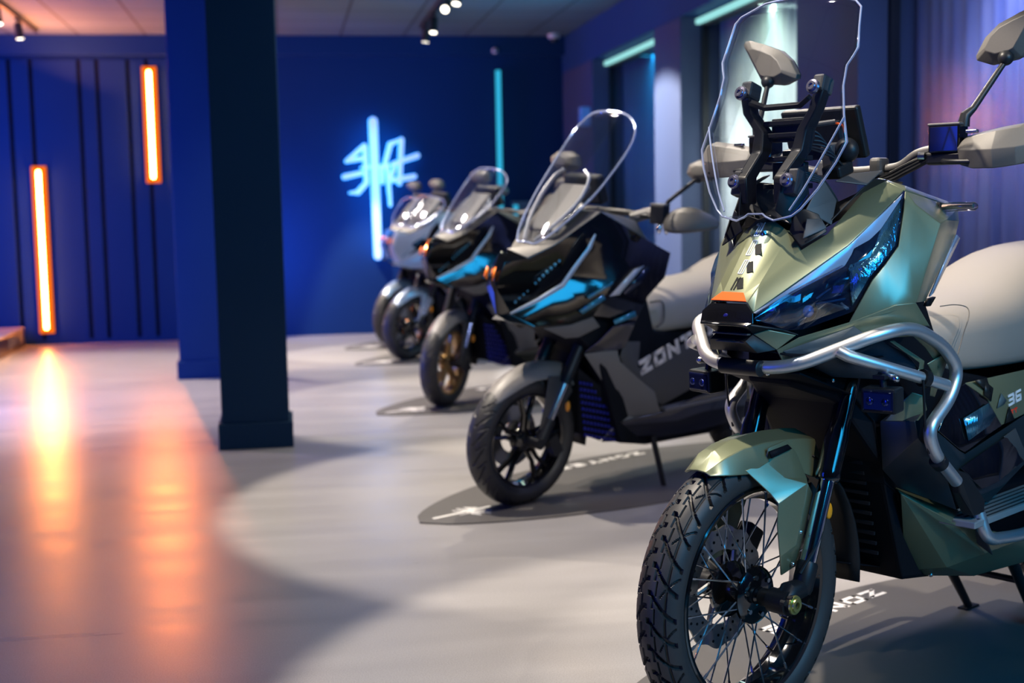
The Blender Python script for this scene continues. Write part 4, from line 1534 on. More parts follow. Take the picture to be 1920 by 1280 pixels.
# ---- floorboards
for sgn in (1, -1):
    S = lambda v: Vector((v.x, sgn*v.y, v.z))
    fb = MB().hexa([S(Vector(p)) for p in ((-.50, .20, .435), (-.50, .300, .435), (-1.15, .300, .455), (-1.15, .20, .455))], [S(Vector(p)) for p in ((-.50, .20, .452), (-.50, .300, .452), (-1.15, .300, .472), (-1.15, .20, .472))])
    fbo = fb.build('footboard', mat('silver grey footboard', (.34, .33, .32), .45, .3, var=.05), ADV, smooth=False, bevel=.003)
    gr = MB()
    for y in (.218, .236, .254, .272, .288):
        gr.hexa([S(Vector(p)) for p in ((-.53, y, .4525), (-.53, y+.004, .4525), (-1.12, y+.004, .4712), (-1.12, y, .4712))], [S(Vector(p)) for p in ((-.53, y, .4545), (-.53, y+.004, .4545), (-1.12, y+.004, .473), (-1.12, y, .473))])
    gr.build('grip_strips', rubber, fbo, smooth=False)
    P = [S(v) for v in Q((1797, 962, .225), (1812, 970, .245), (1852, 1020, .285), (1862, 1040, .270), (1835, 1020, .25), (1800, 985, .235))]
    MB().add(P, [(0, 1, 4, 5), (1, 2, 3, 4)]).build('toe_guard', greyp, ADV, 20, .002, 2, 0, .005)

# ---- centre stand
sb = q(1866, 1050, .13)
for sgn in (1, -1):
    S = lambda v: Vector((v.x, sgn*v.y, v.z))
    a = Vector((-.98, .115, .30))
    b = Vector((-1.20, .105, .012))
    stn = MB().tube([S(a), S(a+(b-a)*.5), S(b)], [.020, .015, .012], 12)
    stn.box(S(b+Vector((.0, 0, -.006))), (.07, .03, .012))
    std = stn.build('stand_leg', blackp, ADV)
    if sgn > 0:
        P = [b+Vector((.012, .0, .075)), b+Vector((.05, .0, .075)), b+Vector((.055, 0, .02)), b+Vector((.02, 0, .012))]
        MB().prism(P, Vector((0, .035, 0))).build('foot_tang', blackp, std, smooth=False, bevel=.004)
MB().cyl((-1.1, -.11, .15), (-1.1, .11, .15), .01, 10).build('stand_bar', blackp, ADV)
# tail lamp and grab rail
MB().tube(smooth_path([Vector((-1.35, .20, .96)), Vector((-1.6, .18, 1.02)), Vector((-1.78, .08, 1.06)), Vector((-1.78, -.08, 1.06)), Vector((-1.6, -.18, 1.02)), Vector((-1.35, -.20, .96))], 8), .013, 12).build('grab_rail', blackp, ADV)
MB().box((-1.74, 0, .93), (.05, .2, .05)).build('tail_lamp', mat('red lamp', (.4, .01, .01), .15, var=0), ADV, smooth=False, bevel=.01)
MB().box((-1.55, 0, .74), (.3, .28, .22)).build('tail_body', blackp, ADV, smooth=False, bevel=.02)
# ------------------------------------------------------------------ the sport scooters behind it
TW = .275                       # front wheel radius
SB = Frame((.9182, 5.3277), 58.0, 5.0)
sq = SB.q


def SQ(*pts):
    return [SB.q(*p) for p in pts]


gold = mat('bronze gold wheel paint', (.36, .22, .085), .32, .7, .3, var=.04)
paint_black = mat('gloss black paint', (.0035, .0035, .004), .07, 0, 1.0, var=0, coat_rough=.02)
paint_silver = mat('pale silver blue paint', (.34, .40, .50), .28, .5, .7, var=.03, scale=400)
taupe = mat('satin taupe mudguard paint', (.20, .188, .175), .45, var=.03)
grey_matt = mat('matt taupe grey plastic', (.115, .108, .100), .5, var=.04, scale=200)
grey_dark = mat('matt dark grey plastic', (.045, .043, .041), .5, var=.04, scale=200)
lens2 = mat('black lamp cover', (.004, .005, .008), .22, var=0, spec=.2)
drl = mat('pale light strip', (.50, .52, .56), .25, .2, .3, var=0)
bead_m = mat('blue lamp beads', (.03, .20, .30), .12, .3, .6, var=0)
orange_l = mat('orange marker', (1.0, .22, .01), .35, var=0)
mesh_blue_lit = mat('blue radiator mesh', (.015, .022, .30), .4, .2, var=.2)  # blue light on the grille is put into the base colour
text_m = mat('pale raised lettering', (.50, .45, .41), .5, var=0)
cyl_rubber = mat('road tyre rubber', (.024, .024, .026), .5, var=.08, scale=120)


def road_groove(th, y, hw):
    n = 22
    ay = abs(y)/hw
    s = 1 if y > 0 else -1
    ph = (th*n/(2*pi)-.9*ay*ay-.25*ay+(0 if s > 0 else .5)) % 1.0
    if .10 < ay < .90 and ph < .10:
        return 1.0
    ph = (th*n/(2*pi)-.7*ay+.45+(0 if s > 0 else .5)) % 1.0
    if .45 < ay < .98 and ph < .07:
        return .8
    return 0.0


TYRE = tyre_mesh(TW, .058, .192, 480, 40, .005, groove=road_groove).mesh('tyre', cyl_rubber, 28)


def cast_rim(m):
    mb = MB()
    f = .198
    pr = [(f, .042), (f-.006, .044), (f-.014, .040), (f-.020, .020), (f-.026, 0), (f-.020, -.020), (f-.014, -.040), (f-.006, -.044), (f, -.042), (f-.004, -.02), (f-.006, 0), (f-.004, .02)]
    mb.lathe(pr, (0, 0, 0), AX, 72, closed=True)
    for k in range(5):
        a = 2*pi*k/5+.35
        for d in (-.20, .20):
            p0 = Vector((.045*cos(a+d*1.6), .010, .045*sin(a+d*1.6)))
            p1 = Vector((.105*cos(a+d*.65), .014, .105*sin(a+d*.65)))
            p2 = Vector((.178*cos(a+d), .012, .178*sin(a+d)))
            mb.tube([p0, p1, p2], [.013, .010, .011], 8, flat=1.3)
    mb.lathe([(0, .034), (.03, .034), (.052, .020), (.056, .010), (.056, -.012), (.03, -.034), (0, -.034)], (0, 0, 0), AX, 32)
    return mb.mesh('front_wheel', m, 35)


RIMS = {}


def new(name, data, parent, loc=None):
    o = bpy.data.objects.new(name, data)
    COL.objects.link(o)
    o.parent = parent
    if loc is not None:
        o.location = loc
    return o


def build_scooter(root, body, rim_m, fend, guard, screen=1.0, text=True, steer=0.0, detail=True, nose2=None):
    nose2 = nose2 or body
    dbl = lambda V, F, name, m, par=root, sm=25, bev=.003, th=.005: [
        (MB().add(V, F) if sg > 0 else MB().add(V, F).mirrored()).build(name, m, par, sm, bev, 2, 0, th) for sg in (1, -1)]
    # ---- steered front end
    fe = Matrix.Rotation(steer, 4, 'Z')
    key = rim_m.name
    if key not in RIMS:
        RIMS[key] = cast_rim(rim_m)
    w = new('front_wheel', RIMS[key], root, (0, 0, TW))
    w.rotation_euler = (0, 0, steer)
    new('tyre', TYRE, w)
    MB().lathe([(.066, -.058), (.128, -.058), (.128, -.054), (.066, -.054)], (0, 0, 0), AX, 48, closed=True).build('brake_disc', disc_m, w)
    MB().lathe([(0, .030), (.02, .030), (.022, .065), (.016, .075), (0, .075)], (0, 0, 0), AX, 24).build('axle', blackp, w)

    def st(v):
        return (fe @ Vector(v).to_4d()).to_3d()
    for sg in (1, -1):
        a, b = Vector((-.030, .090*sg, TW+.02)), Vector((-.170, .090*sg, .56))
        t = (b-a).normalized()
        fk = MB().tube([st(a-t*.03), st(a+t*.08)], [.026, .024], 16).tube([st(b-t*.06), st(b+t*.30)], .026, 16).build('fork_leg', blackp, root)
        MB().tube([st(a+t*.07), st(b)], .0165, 16).build('slider', chrome, fk)
        if sg > 0:
            MB().cyl(st((0, .06, TW)), st((0, .118, TW)), .022, 20).box(st(Vector((-.10, .085, TW-.02))), (.05, .035, .085), Matrix.Rotation(.5, 3, 'Y')).build('caliper', blackp, fk)
        c = st(Vector((-.15, .108*sg, .415)))
        MB().sphere(c, .020, 12, 8, sc=(.6, .4, 1.15)).build('reflector', amber, fk)
    # mudguard
    sc = []
    for (x, zr, ys, zs, ye, ze) in ((.195, .468, .030, .462, .048, .440), (.150, .520, .040, .508, .060, .468), (.08, .565, .046, .552, .068, .500), (0, .594, .050, .580, .074, .530), (-.08, .600, .050, .585, .078, .530), (-.18, .590, .05, .575, .080, .50), (-.24, .57, .05, .555, .08, .47)):
        sc.append([st(v) for v in ((x, -ye, ze), (x, -ys, zs), (x, 0, zr), (x, ys, zs), (x, ye, ze))])
    fd = MB().loft(sc, caps=False, closed=False).build('front_mudguard', fend, root, 50, .003, 2, 1, .006, -1)
    for sg in (1, -1):
        P = [st(Vector((x, y*sg, z))) for (x, y, z) in ((-.06, .082, .545), (-.17, .084, .535), (-.19, .090, .47), (-.06, .094, .335), (-.01, .092, .33), (-.045, .086, .46))]
        MB().add(P, [(0, 1, 2, 5), (5, 2, 3, 4)]).build('side_plate', grey_dark if fend is not paint_silver else paint_silver, fd, 20, .002, 2, 0, .005)
    P = []
    for k in range(8):
        a = radians(120+k*10)
        r = TW+.03
        P.append([st(Vector((r*cos(a), y, TW+r*sin(a)))) for y in (-.07, -.035, .035, .07)])
    MB().loft(P, caps=False, closed=False).build('splash_guard', blackp, fd, 40, 0, 2, 0, .005)

    # ---- nose fairing
    n0, n1, n2 = sq(931, 590, 0), sq(924, 515, 0), sq(940, 470, 0)
    V = [n0, n1, n2] + SQ((989, 484, .06), (1040, 459, .115), (1128, 397, .175),             # 3-5
                          (1212, 449, .235), (1257, 474, .245), (1246, 520, .250), (1214, 556, .255), (1192, 601, .245),  # 6-10
                          (957, 589, .032), (1059, 535, .122), (1107, 464, .160), (1150, 530, .232), (1112, 592, .205),     # 11-15
                          (954, 604, .050), (1004, 613, .095), (1070, 607, .165), (930, 540, .028), (946, 492, .028), (1085, 500, .142), (1140, 455, .195), (1180, 500, .240))
    F = [(1, 19, 20, 2), (0, 11, 19, 1), (2, 20, 3), (20, 19, 11, 12, 3), (3, 12, 21, 4), (4, 21, 13, 5), (13, 22, 5), (22, 6, 5), (13, 21, 14, 23, 22), (22, 23, 6), (23, 8, 7, 6), (14, 9, 8, 23),
         (12, 15, 14, 21), (15, 10, 9, 14), (11, 17, 12), (12, 17, 18, 15), (0, 16, 17, 11)]
    nose = MB().add(V, F).both().build('nose_fairing', body, root, 40, .004, 3, 0, .005)
    for sg in (1, -1):
        S = lambda L: [Vector((v.x, sg*v.y, v.z)) for v in L]
        # dark lamp area, light strip, beads
        hp = SQ((962, 578, .034), (985, 530, .060), (1050, 488, .112), (1096, 436, .158), (1102, 464, .162), (1054, 528, .124))
        hl = MB().add(S([v+Vector((.004, .003, .003)) for v in hp]), [tuple(range(6))]).build('headlight', lens2, root, 20, .001, 2, 0, .004)
        lp = [sq(958, 588, .036), sq(1010, 563, .082), sq(1056, 535, .123), sq(1076, 505, .140), sq(1106, 464, .161), sq(1117, 440, .168)]
        MB().tube([v+Vector((.006, .004, .002)) for v in S(lp)] if sg > 0 else [v+Vector((.006, -.004, .002)) for v in S(lp)], [.004, .0085, .011, .011, .010, .004], 8, flat=.6).build('light_strip', drl, hl)
        bd = MB()
        for k in range(12):
            t = k/11
            p = sq(968+82*t, 566-76*t, .040+.072*t)
            p.y *= sg
            bd.sphere(p+Vector((.010, .004*sg, .003)), .0085, 8, 6)
        o_ = bd.build('lamp_bead', bead_m, hl)
        o_['kind'] = 'stuff'
        # vents and blades on the flank, cyan reflections put into their colour
        for (pts, m) in ((((1142, 555, .232), (1188, 505, .246), (1207, 497, .250), (1160, 552, .240)), drl), (((1168, 548, .244), (1212, 498, .253), (1218, 503, .253), (1200, 530, .253), (1172, 552, .247)), lensd),
                         (((1100, 555, .195), (1150, 527, .233), (1148, 532, .234), (1104, 560, .199)), bead_m), (((1085, 582, .185), (1130, 552, .222), (1135, 560, .226), (1092, 588, .19)), bead_m),
                         (((1150, 600, .232), (1190, 582, .248), (1192, 592, .248), (1152, 608, .232)), bead_m)):
            P = [v+Vector((.004, .006, .0)) for v in SQ(*pts)]
            MB().add(S(P), [tuple(range(len(P)))]).build('flank_blade', m, nose, 20, 0, 2, 0, .004)
    # lower edge trim panels, matt grey
    V = SQ((1018, 615, .105), (1070, 609, .165), (1112, 594, .205), (1125, 612, .205), (1085, 632, .16), (1060, 634, .135))
    dbl(V, [(0, 1, 4, 5), (1, 2, 3, 4)], 'chin_trim', grey_matt)
    # small orange marker at the nose side
    for sg in (1, -1):
        P = [v+Vector((.006, 0, 0)) for v in SQ((928, 505, .014), (932, 500, .026), (928, 520, .030), (925, 526, .016))]
        MB().add([Vector((v.x, sg*v.y, v.z)) for v in P], [(0, 1, 2, 3)]).build('marker_lamp', orange_l, nose, 20, 0, 2, 0, .004)
    # top inner cowl under the screen
    c0, c1, c2 = n2+Vector((-.03, 0, .005)), Vector((-.14, 0, 1.095)), Vector((-.30, 0, 1.20))
    T = [sq(989, 484, .06), sq(1040, 459, .115), sq(1128, 397, .175)]
    V = [c0, T[0], T[1], c1, T[2], c2, Vector((-.44, 0, 1.19)), Vector((-.42, .18, 1.17)), sq(1212, 449, .235)]
    MB().add(V, [(0, 1, 2, 3), (3, 2, 4, 5), (5, 4, 7, 6), (4, 8, 7)]).both().build('inner_cowl', grey_matt, root, 30, .003, 2, 0, .005)
    # body core
    cs = []
    for (x, z0, z1, h) in ((.06, .82, 1.02, .05), (-.10, .76, 1.08, .12), (-.25, .62, 1.14, .17), (-.40, .24, 1.14, .18), (-.60, .20, .70, .15), (-1.0, .20, .66, .16), (-1.4, .30, .70, .15)):
        cs.append([Vector((x, -h, z0)), Vector((x, h, z0)), Vector((x, h, z1)), Vector((x, -h, z1))])
    MB().loft(cs).build('frame_body', black_trim, root, smooth=False, bevel=.01)
    # ---- leg shield and radiator
    V = SQ((1095, 663, .145), (1157, 655, .205), (1163, 678, .215), (1200, 712, .225), (1227, 734, .230), (1238, 771, .228), (1218, 785, .205), (1164, 790, .175), (1127, 827, .125), (1164, 778, .16), (1141, 733, .16), (1106, 680, .145))
    dbl(V, [(0, 1, 2, 11), (11, 2, 3, 10), (10, 3, 4, 5), (10, 5, 6, 9), (9, 6, 7, 8)], 'leg_shield', grey_matt)
    V = SQ((1122, 640, .190), (1150, 612, .240), (1192, 603, .246), (1172, 650, .225), (1158, 656, .208), (1096, 660, .150))
    dbl(V, [(0, 1, 2, 3, 4, 5)], 'shoulder_cover', body)
    V = SQ((1085, 690, .110), (1140, 735, .150), (1162, 778, .150), (1125, 826, .115), (1085, 812, .060))
    V += [Vector((v.x+.01, 0, v.z)) for v in (V[0], V[4])]
    MB().add(V, [(0, 1, 2, 4), (4, 2, 3), (5, 0, 4, 6)]).both().build('radiator_panel', black_trim, root, 30, .003, 2, 0, .005)
    gr = MB()
    if detail:
        for j in range(11):
            for i in range(9):
                px, py = 1092+j*6.6+i*1.2, 716+i*12.2+j*1.2
                if px > 1098+(py-690)*.62 or py > 826 or (px-1085)*1.1 < (py-820):
                    continue
                c = sq(px, py, .118+.0005*(px-1100))
                gr.box(c+Vector((.018, .006, 0)), (.006, .010, .012))
        if gr.v:
            for sg in (1, -1):
                (gr if sg > 0 else gr.mirrored()).build('radiator_mesh', mesh_blue_lit, root, smooth=False)
    # ---- belly and footboard
    V = SQ((1127, 828, .122), (1165, 790, .180), (1238, 773, .230), (1325, 735, .245), (1322, 752, .240), (1310, 806, .200), (1190, 826, .150))
    V += [Vector((-1.30, .22, .36)), Vector((-1.30, .17, .25)), Vector((-1.3, .24, .42))]
    dbl(V, [(0, 1, 6), (1, 2, 5, 6), (2, 3, 4, 5), (4, 3, 9, 7), (5, 4, 7, 8)], 'belly_pan', paint_black, bev=.004)
    for sg in (1, -1):
        P = [Vector((x, y*sg, z)) for (x, y, z) in ((-.60, .20, .365), (-.60, .245, .365), (-1.15, .255, .385), (-1.15, .20, .385))]
        MB().hexa(P, [p+Vector((0, 0, .015)) for p in P]).build('footboard', grey_matt, root, smooth=False, bevel=.004)
    # ---- tunnel side with lettering
    V = SQ((1172, 700, .205), (1215, 735, .215), (1240, 760, .215), (1325, 712, .225), (1325, 635, .215), (1290, 640, .210), (1196, 690, .208), (1162, 668, .20), (1172, 640, .20), (1200, 640, .20))
    V += [Vector((-1.5, .19, .78)), Vector((-1.45, .21, .50))]
    tun = dbl(V, [(0, 6, 3, 2, 1), (6, 5, 4, 3), (4, 10, 11, 3), (0, 7, 8, 9, 6)], 'side_cover', grey_dark)
    if text:
        for i, sg in enumerate((1, -1)):
            a, b = sq(1203, 704, .2135), sq(1306, 643, .2175)
            c = sq(1195, 688, .2135)
            ux = (b-a).normalized()
            uy = (c-a)
            uy = (uy-ux*uy.dot(ux)).normalized()
            L_ = (b-a).length/3.9
            lt = lettering('ZONTES', a, ux, uy, .066, L_*.80, L_*.16, .019, -.004)
            (lt if sg > 0 else lt.mirrored()).build('lettering', text_m, tun[i], smooth=False)
    # ---- seat
    ss = []
    for (x, hw, z0, z1, sh) in ((-.545, .08, .70, .76, .05), (-.57, .12, .685, .80, .08), (-.65, .16, .68, .862, .10), (-.75, .18, .69, .892, .11), (-.90, .185, .69, .90, .11), (-1.05, .18, .70, .905, .12), (-1.15, .18, .72, .95, .14), (-1.25, .18, .75, 1.0, .16), (-1.45, .17, .78, 1.01, .15), (-1.62, .12, .84, .99, .12)):
        ss.append(seat_sec(x, hw, z0, z1, sh))
    st_ = MB().loft(ss).build('seat', seat_m, root, 60, 0, 2, 1)
    for sg in (1, -1):
        P = [sq(1216, 566, .120), sq(1240, 566, .150), sq(1242, 600, .172), sq(1230, 612, .172)]
        P = [Vector((v.x, sg*(v.y+.006), v.z)) for v in P]
        MB().tube(smooth_path(P, 6), .004, 6).build('seat_seam', grey_dark, st_)
    MB().tube(smooth_path([Vector((-1.2, .18, .86)), Vector((-1.5, .17, .93)), Vector((-1.68, .07, .97)), Vector((-1.68, -.07, .97)), Vector((-1.5, -.17, .93)), Vector((-1.2, -.18, .86))], 8), .014, 12).build('grab_rail', grey_matt, root)
    MB().loft([[Vector((x, -h, a)), Vector((x, h, a)), Vector((x, h, b)), Vector((x, -h, b))] for (x, h, a, b) in ((-1.0, .17, .58, .70), (-1.4, .17, .62, .80), (-1.75, .09, .74, .86))]).build('tail_body', body, root, smooth=False, bevel=.02)
    rw_ = new('rear_wheel', RIMS[key], root, (-1.46, 0, TW))
    new('tyre', TYRE, rw_)
    MB().tube([Vector((-.62, .16, .24)), Vector((-.66, .215, .0))], [.014, .011], 10).box(Vector((-.665, .225, .006)), (.06, .03, .01)).build('side_stand', blackp, root)
    # ---- windscreen
    if screen:
        def sx(y, z):
            return .024-.82*(z-1.082)-1.7*y*y
        z1 = 1.082+(1.611-1.082)*screen
        k = (z1-1.082)/(1.611-1.082)
        eg = [(0, 1.611), (.07, 1.606), (.125, 1.585), (.165, 1.545), (.183, 1.495), (.186, 1.44), (.180, 1.36), (.168, 1.28), (.140, 1.20), (.105, 1.135), (.070, 1.095), (.045, 1.080), (.02, 1.083)]
        eg = [(y, 1.082+(z-1.082)*k) for y, z in eg]
        V, F = [], []
        n = 10
        for (y, z) in eg[1:]:
            zc = z
            for j in range(n+1):
                yy = y*j/n
                V.append(Vector((sx(yy, zc), yy, zc)))
        R_ = len(eg)-1
        for i in range(R_-1):
            for j in range(n):
                F.append((i*(n+1)+j, i*(n+1)+j+1, (i+1)*(n+1)+j+1, (i+1)*(n+1)+j))
        w_ = MB().add(V, F).both().build('windscreen', [acryl, acryl_edge], root, 50, 0, 2, 0, .005, 0, 1)
        rp = [Vector((sx(y, z), y, z)) for y, z in eg]
        lp = rp+[Vector((p.x, -p.y, p.z)) for p in reversed(rp[1:])]
        MB().tube(smooth_path(lp+[lp[0]], 3), .0042, 8, caps=False).build('polished_rim', acryl_edge, w_)
        for sg in (1, -1):
            cr = [Vector((sx(y, z)-.012, sg*y, z)) for (y, z) in ((.03, 1.09), (.085, 1.17), (.115, 1.26), (.10, 1.34), (.06, 1.37))]
            MB().tube(smooth_path([Vector((p.x, p.y, 1.082+(p.z-1.082)*k)) for p in cr], 5), .007, 8).build('screen_stay', drl, w_)
    # ---- instrument carrier, behind the screen
    rot = Matrix.Rotation(-.78, 3, 'Y')
    MB().box(Vector((-.155, 0, 1.215)), (.02, .17, .26), rot).build('instrument_carrier', grey_matt, root, smooth=False, bevel=.02)
    MB().box(Vector((-.30, 0, 1.295)), (.05, .20, .12), Matrix.Rotation(.35, 3, 'Y')).build('instrument_display', blackp, root, smooth=False, bevel=.012)
    # ---- handlebar, guards, mirrors
    hb_ = [Vector((-.44, 0, 1.20)), Vector((-.45, .10, 1.20)), Vector((-.44, .20, 1.195)), Vector((-.46, .30, 1.20)), Vector((-.53, .45, 1.20))]
    MB().tube(smooth_path([Vector((p.x, -p.y, p.z)) for p in reversed(hb_[1:])]+hb_, 5), .013, 12).build('handlebar', blackp, root)
    for sg in (1, -1):
        S = lambda v: Vector((v.x, sg*v.y, v.z))
        MB().tube(smooth_path([S(v) for v in (Vector((-.44, .14, 1.18)), Vector((-.455, .21, 1.205)), Vector((-.45, .25, 1.205)))], 5), .024, 10).build('bar_cover', grey_matt, root)
        rs = MB().box(S(Vector((-.455, .275, 1.205))), (.05, .065, .075), Matrix.Rotation(.2*sg, 3, 'Z')).build('brake_reservoir', blackp, root, smooth=False, bevel=.005)
        MB().box(S(Vector((-.455, .275, 1.245))), (.052, .067, .008), Matrix.Rotation(.2*sg, 3, 'Z')).build('lid', grey_matt, rs, smooth=False, bevel=.002)
        for dy in (.29, .33):
            MB().sphere(S(Vector((-.44, dy, 1.150))), .014, 10, 8, sc=(.8, .8, 1.5)).build('bar_end_knob', chrome, rs)
        if guard:
            sec_ = []
            for (y, xf, xb, z0, zm, z1) in ((.300, -.445, -.475, 1.150, 1.175, 1.205), (.325, -.420, -.480, 1.135, 1.165, 1.225), (.37, -.415, -.49, 1.135, 1.160, 1.245), (.42, -.44, -.51, 1.142, 1.162, 1.245), (.475, -.49, -.55, 1.155, 1.170, 1.215), (.50, -.55, -.57, 1.168, 1.178, 1.19)):
                sec_.append([S(Vector(p)) for p in ((xb, y, z0+.004), (xf-.006, y, z0), (xf, y, zm), (xf-.025, y, z1-.012), (xb, y, z1))])
            MB().loft(sec_, caps=False, closed=False).build('hand_guard', guardp, root, 40, .003, 2, 1, .005)
        MB().tube([S(Vector((-.47, .32, 1.20))), S(Vector((-.55, .45, 1.20)))], .018, 12).build('grip', rubber, root)
        mc = Vector((-.56, .398, 1.391))
        ol = [(-.085, -.022), (-.070, .020), (-.02, .040), (.05, .036), (.092, .012), (.090, -.014), (.05, -.040), (-.04, -.046)]
        rings = []
        for (dx, k_) in ((-.03, .94), (-.012, 1.0), (.0, 1.0), (.02, .80), (.036, .45)):
            rings.append([S(Vector((mc.x+dx, mc.y+a*k_, mc.z+b*k_))) for a, b in ol])
        mi = MB().loft(rings).build('mirror', guardp, root, 40, .002)
        MB().add([v+Vector((-.001, 0, 0)) for v in rings[0]], [tuple(range(len(ol)))]).build('mirror_glass', blackp, mi, smooth=False)
        MB().tube([S(Vector((-.47, .285, 1.225))), S(Vector((-.475, .30, 1.26))), S(Vector((-.55, .385, 1.36)))], [.012, .009, .008], 10).build('stem', blackp, mi)
        MB().sphere(S(Vector((-.55, .385, 1.355))), .017, 12, 8).build('joint', blackp, mi)
    return root


specs = [
    ('gloss black scooter with black wheels, tall clear windscreen and grey hand guards',
     Vector((.9182, 5.3277, 0)), dict(body=paint_black, rim_m=gloss, fend=taupe, guard=True, screen=1.0, text=True, steer=.0)),
    ('gloss black scooter with bronze gold wheels, parked behind the one with black wheels',
     Vector((.944, 8.12, 0)), dict(body=paint_black, rim_m=gold, fend=taupe, guard=False, screen=.72, text=False, steer=.42)),
    ('pale silver blue scooter half hidden behind the one with gold wheels',
     Vector((.955, 10.72, 0)), dict(body=paint_silver, rim_m=gloss, fend=paint_silver, guard=False, screen=.45, text=False, steer=.15, detail=False)),
    ('farthest scooter of the row with a bright blue nose, near the neon sign wall',
     Vector((.93, 11.93, 0)), dict(body=mat('bright blue paint', (.02, .10, .42), .25, .2, .7, var=.02), rim_m=gloss, fend=paint_silver, guard=False, screen=.45, text=False, steer=.15, detail=False)),
]
for lab, o, kw in specs:
    r = empty('sport_scooter', o)
    (SB if not lab.startswith('farthest') else Frame((o.x, o.y), 50.0, 7.0)).place(r, o)
    tag(r, lab, 'scooter', 'scooters parked in a row on dark mats')
    build_scooter(r, **kw)

# ------------------------------------------------------------------ floor mats under the scooters
mat_vinyl = mat('dark grey floor mat', (.085, .080, .075), .55, var=.06, scale=60)
HM = Vector((sin(radians(58)), cos(radians(58)), 0))      # along the mat, from its tip towards the rear wheel
PM = Vector((-HM.y, HM.x, 0))                             # towards the back wall


def floor_mat(o, label):
    tip = o - HM*.50 + PM*.02
    t = empty('floor_mat', tip, atan2(HM.y, HM.x))
    tag(t, label, 'mat', 'surfboard shaped mats under the scooters')
    L, W = 2.55, .47
    up, dn = [], []
    N = 40
    for k in range(N+1):
        a = k/N
        w = W*max(0.0, sin(pi*min(max(a, .0), 1)))**.62
        up.append((L*a, w))
        dn.append((L*a, -w))
    ring = [Vector((x, y, .0005)) for x, y in up]+[Vector((x, y, .0005)) for x, y in reversed(dn[1:-1])]
    MB().prism(ring, Vector((0, 0, .0055))).build('sheet', mat_vinyl, t, smooth=False, bevel=.0015)
    # lettering near the far edge, reading from the far side
    lettering('ZONTES', (1.66, .395, .0062), (-1, 0, 0), (0, -1, 0), .058, .078, .020, .015, .0004).build('lettering', white_print, t, smooth=False)
    logo_mesh((.215, .010, .0061), (0, -1, 0), (1, 0, 0), .22, .0004).build('emblem', white_print, t, smooth=False)
    return t


mats_ = [(Vector((1.013, 2.872, 0)), 'dark floor mat under the sage green adventure scooter'),
         (specs[0][1], 'dark floor mat with white emblem under the black scooter with black wheels'),
         (specs[1][1], 'dark floor mat under the scooter with gold wheels'),
         (specs[2][1], 'dark floor mat under the pale silver blue scooter'),
         (specs[3][1], 'dark floor mat under the farthest scooter by the blue wall')]
for o, lab in mats_:
    floor_mat(o, lab)
# ------------------------------------------------------------------ light
WARM = (1.0, .87, .72)
# overhead spots above each scooter
spot('spot_adventure', (.45, 3.10, 2.74), (1.15, 3.0, .6), 400, 62, .2, WARM)
spot('spot_adventure_rear', (1.30, 4.3, 2.74), (1.75, 3.4, .7), 230, 55, .3, WARM)
for k, (x, y) in enumerate(((.9182, 5.3277), (.944, 8.12), (.955, 10.72), (.91, 11.99))):
    spot('spot_row', (-.05, y+.30, 2.74), (x+.05, y+.1, .5), 420, 62, .2, WARM)
    if k < 2:
        spot('spot_row_rear', (1.30, y+.9, 2.74), (x+.65, y+.45, .5), 170, 60, .3, WARM)
spot('spot_lilac', (1.6, 4.9, 2.75), (3.06, 4.95, 1.4), 170, 60, .6, (.50, .58, 1.0))  # added lamp that brightens the streaked curtain with lilac
for y in (4.6, 7.0, 9.4, 11.6):
    spot('spot_soft', (.35, y, 2.74), (.35, y, 0), 120, 105, 1.0, (1, .90, .80), .12)  # added soft lamps without fittings, even out light on the floor
spot('spot_left', (-2.1, 10.6, 2.7), (-1.9, 10.2, 0), 760, 95, .5, (1, .80, .64), .15)
spot('spot_left_mid', (-2.1, 8.0, 2.7), (-1.7, 7.7, 0), 260, 88, .8, (1, .72, .55), .15)
spot('tube_glow', (-1.193, 13.03, 2.05), (-1.0, 8.0, .0), 110, 75, 1.0, (1, .24, .06), .03)
spot('tube_glow_low', (-2.232, 13.03, .95), (-1.9, 9.5, 0), 60, 75, 1.0, (1, .28, .07), .03)
spot('spot_pillar', (1.3, 10.1, 2.74), (2.8, 9.40, .7), 900, 66, .3, (1, .95, .92))
spot('spot_curtain', (1.3, 7.9, 2.74), (3.05, 8.15, 1.25), 330, 62, .6, (1, .97, .86))
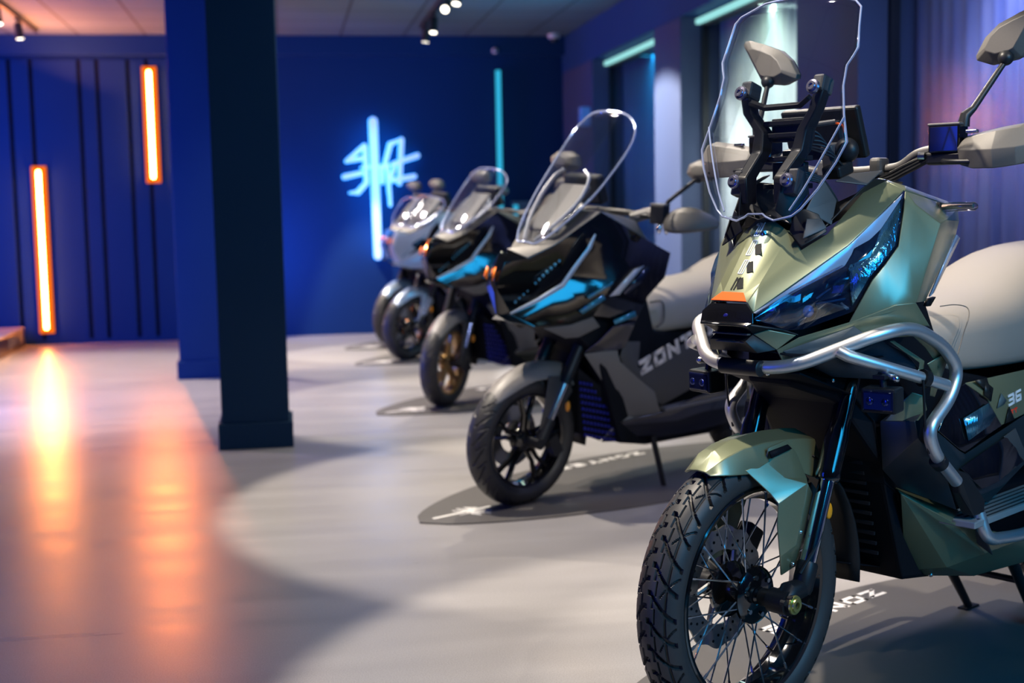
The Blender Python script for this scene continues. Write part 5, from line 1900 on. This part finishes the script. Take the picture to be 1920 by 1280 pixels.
# lamps added in the window reveals to tint and brighten each curtain
area('strip_far', (2.985, 10.83, 2.44), (3.06, 10.83, 0), 7, (.03, .55, 1.0), .05, 1.9)
area('strip_mid', (2.985, 8.07, 2.44), (3.06, 8.07, 0), 14, (.70, 1.0, .85), .05, 2.0)
area('strip_near', (2.985, 5.1, 2.44), (3.06, 5.1, 0), 34, (.40, .48, 1.0), .05, 2.0)
# cyan and blue room lighting, with added fill lamps
area('cyan_wash', (2.75, .5, 2.0), (1.2, 2.9, .85), 105, (.02, .47, 1.0), 2.2, 1.4)
spot('spot_front', (1.75, .7, 2.72), (1.12, 2.9, .90), 140, 30, .6, WARM)
spot('spot_seat', (2.2, .5, 2.7), (1.95, 3.5, 1.0), 170, 24, .6, WARM)
area('blue_wash', (-3.2, 1.2, 1.4), (.8, 4.0, .8), 34, (.02, .07, 1.0), 1.2, 1.8)
area('blue_wall', (-4.3, 11.6, 1.4), (-2.4, 13.1, 1.3), 110, (.01, .14, 1.0), .5, 1.8)
area('blue_column', (-3.0, 8.2, 1.0), (-.6, 10.0, 1.0), 120, (.005, .09, 1.0), .5, 1.5)
area('blue_back', (-.25, 12.5, .85), (.35, 13.1, .95), 14, (.01, .17, 1.0), .4, .9)  # lamp added out of sight behind the column, brightens the wall
area('neon_glow', (.9, 12.95, 1.42), (.9, 13.15, 1.42), 4, (.01, .35, 1.0), .45, 1.2)
area('orange_ceiling', (-2.2, 12.1, 2.35), (-2.0, 12.0, 2.87), 55, (1, .28, .10), 1.6, .5)  # unseen up-light added to turn the left ceiling orange
area('cyan_ceiling', (2.3, 10.2, 2.1), (.6, 10.6, 2.87), 14, (.02, .5, .8), .6, 1.5)  # unseen up-light added to turn the right ceiling teal
w = bpy.data.worlds.new('world')
scene.world = w
w.use_nodes = True
w.node_tree.nodes['Background'].inputs['Color'].default_value = (.02, .08, .30, 1)
w.node_tree.nodes['Background'].inputs['Strength'].default_value = .2
scene.view_settings.view_transform = 'Standard'
scene.view_settings.look = 'None'
scene.view_settings.exposure = 0.0
scene.view_settings.gamma = 1.0
scene.view_settings.use_curve_mapping = False
scene.cycles.use_denoising = True
scene.cycles.max_bounces = 8
scene.cycles.transparent_max_bounces = 24
scene.cycles.sample_clamp_indirect = 4.0
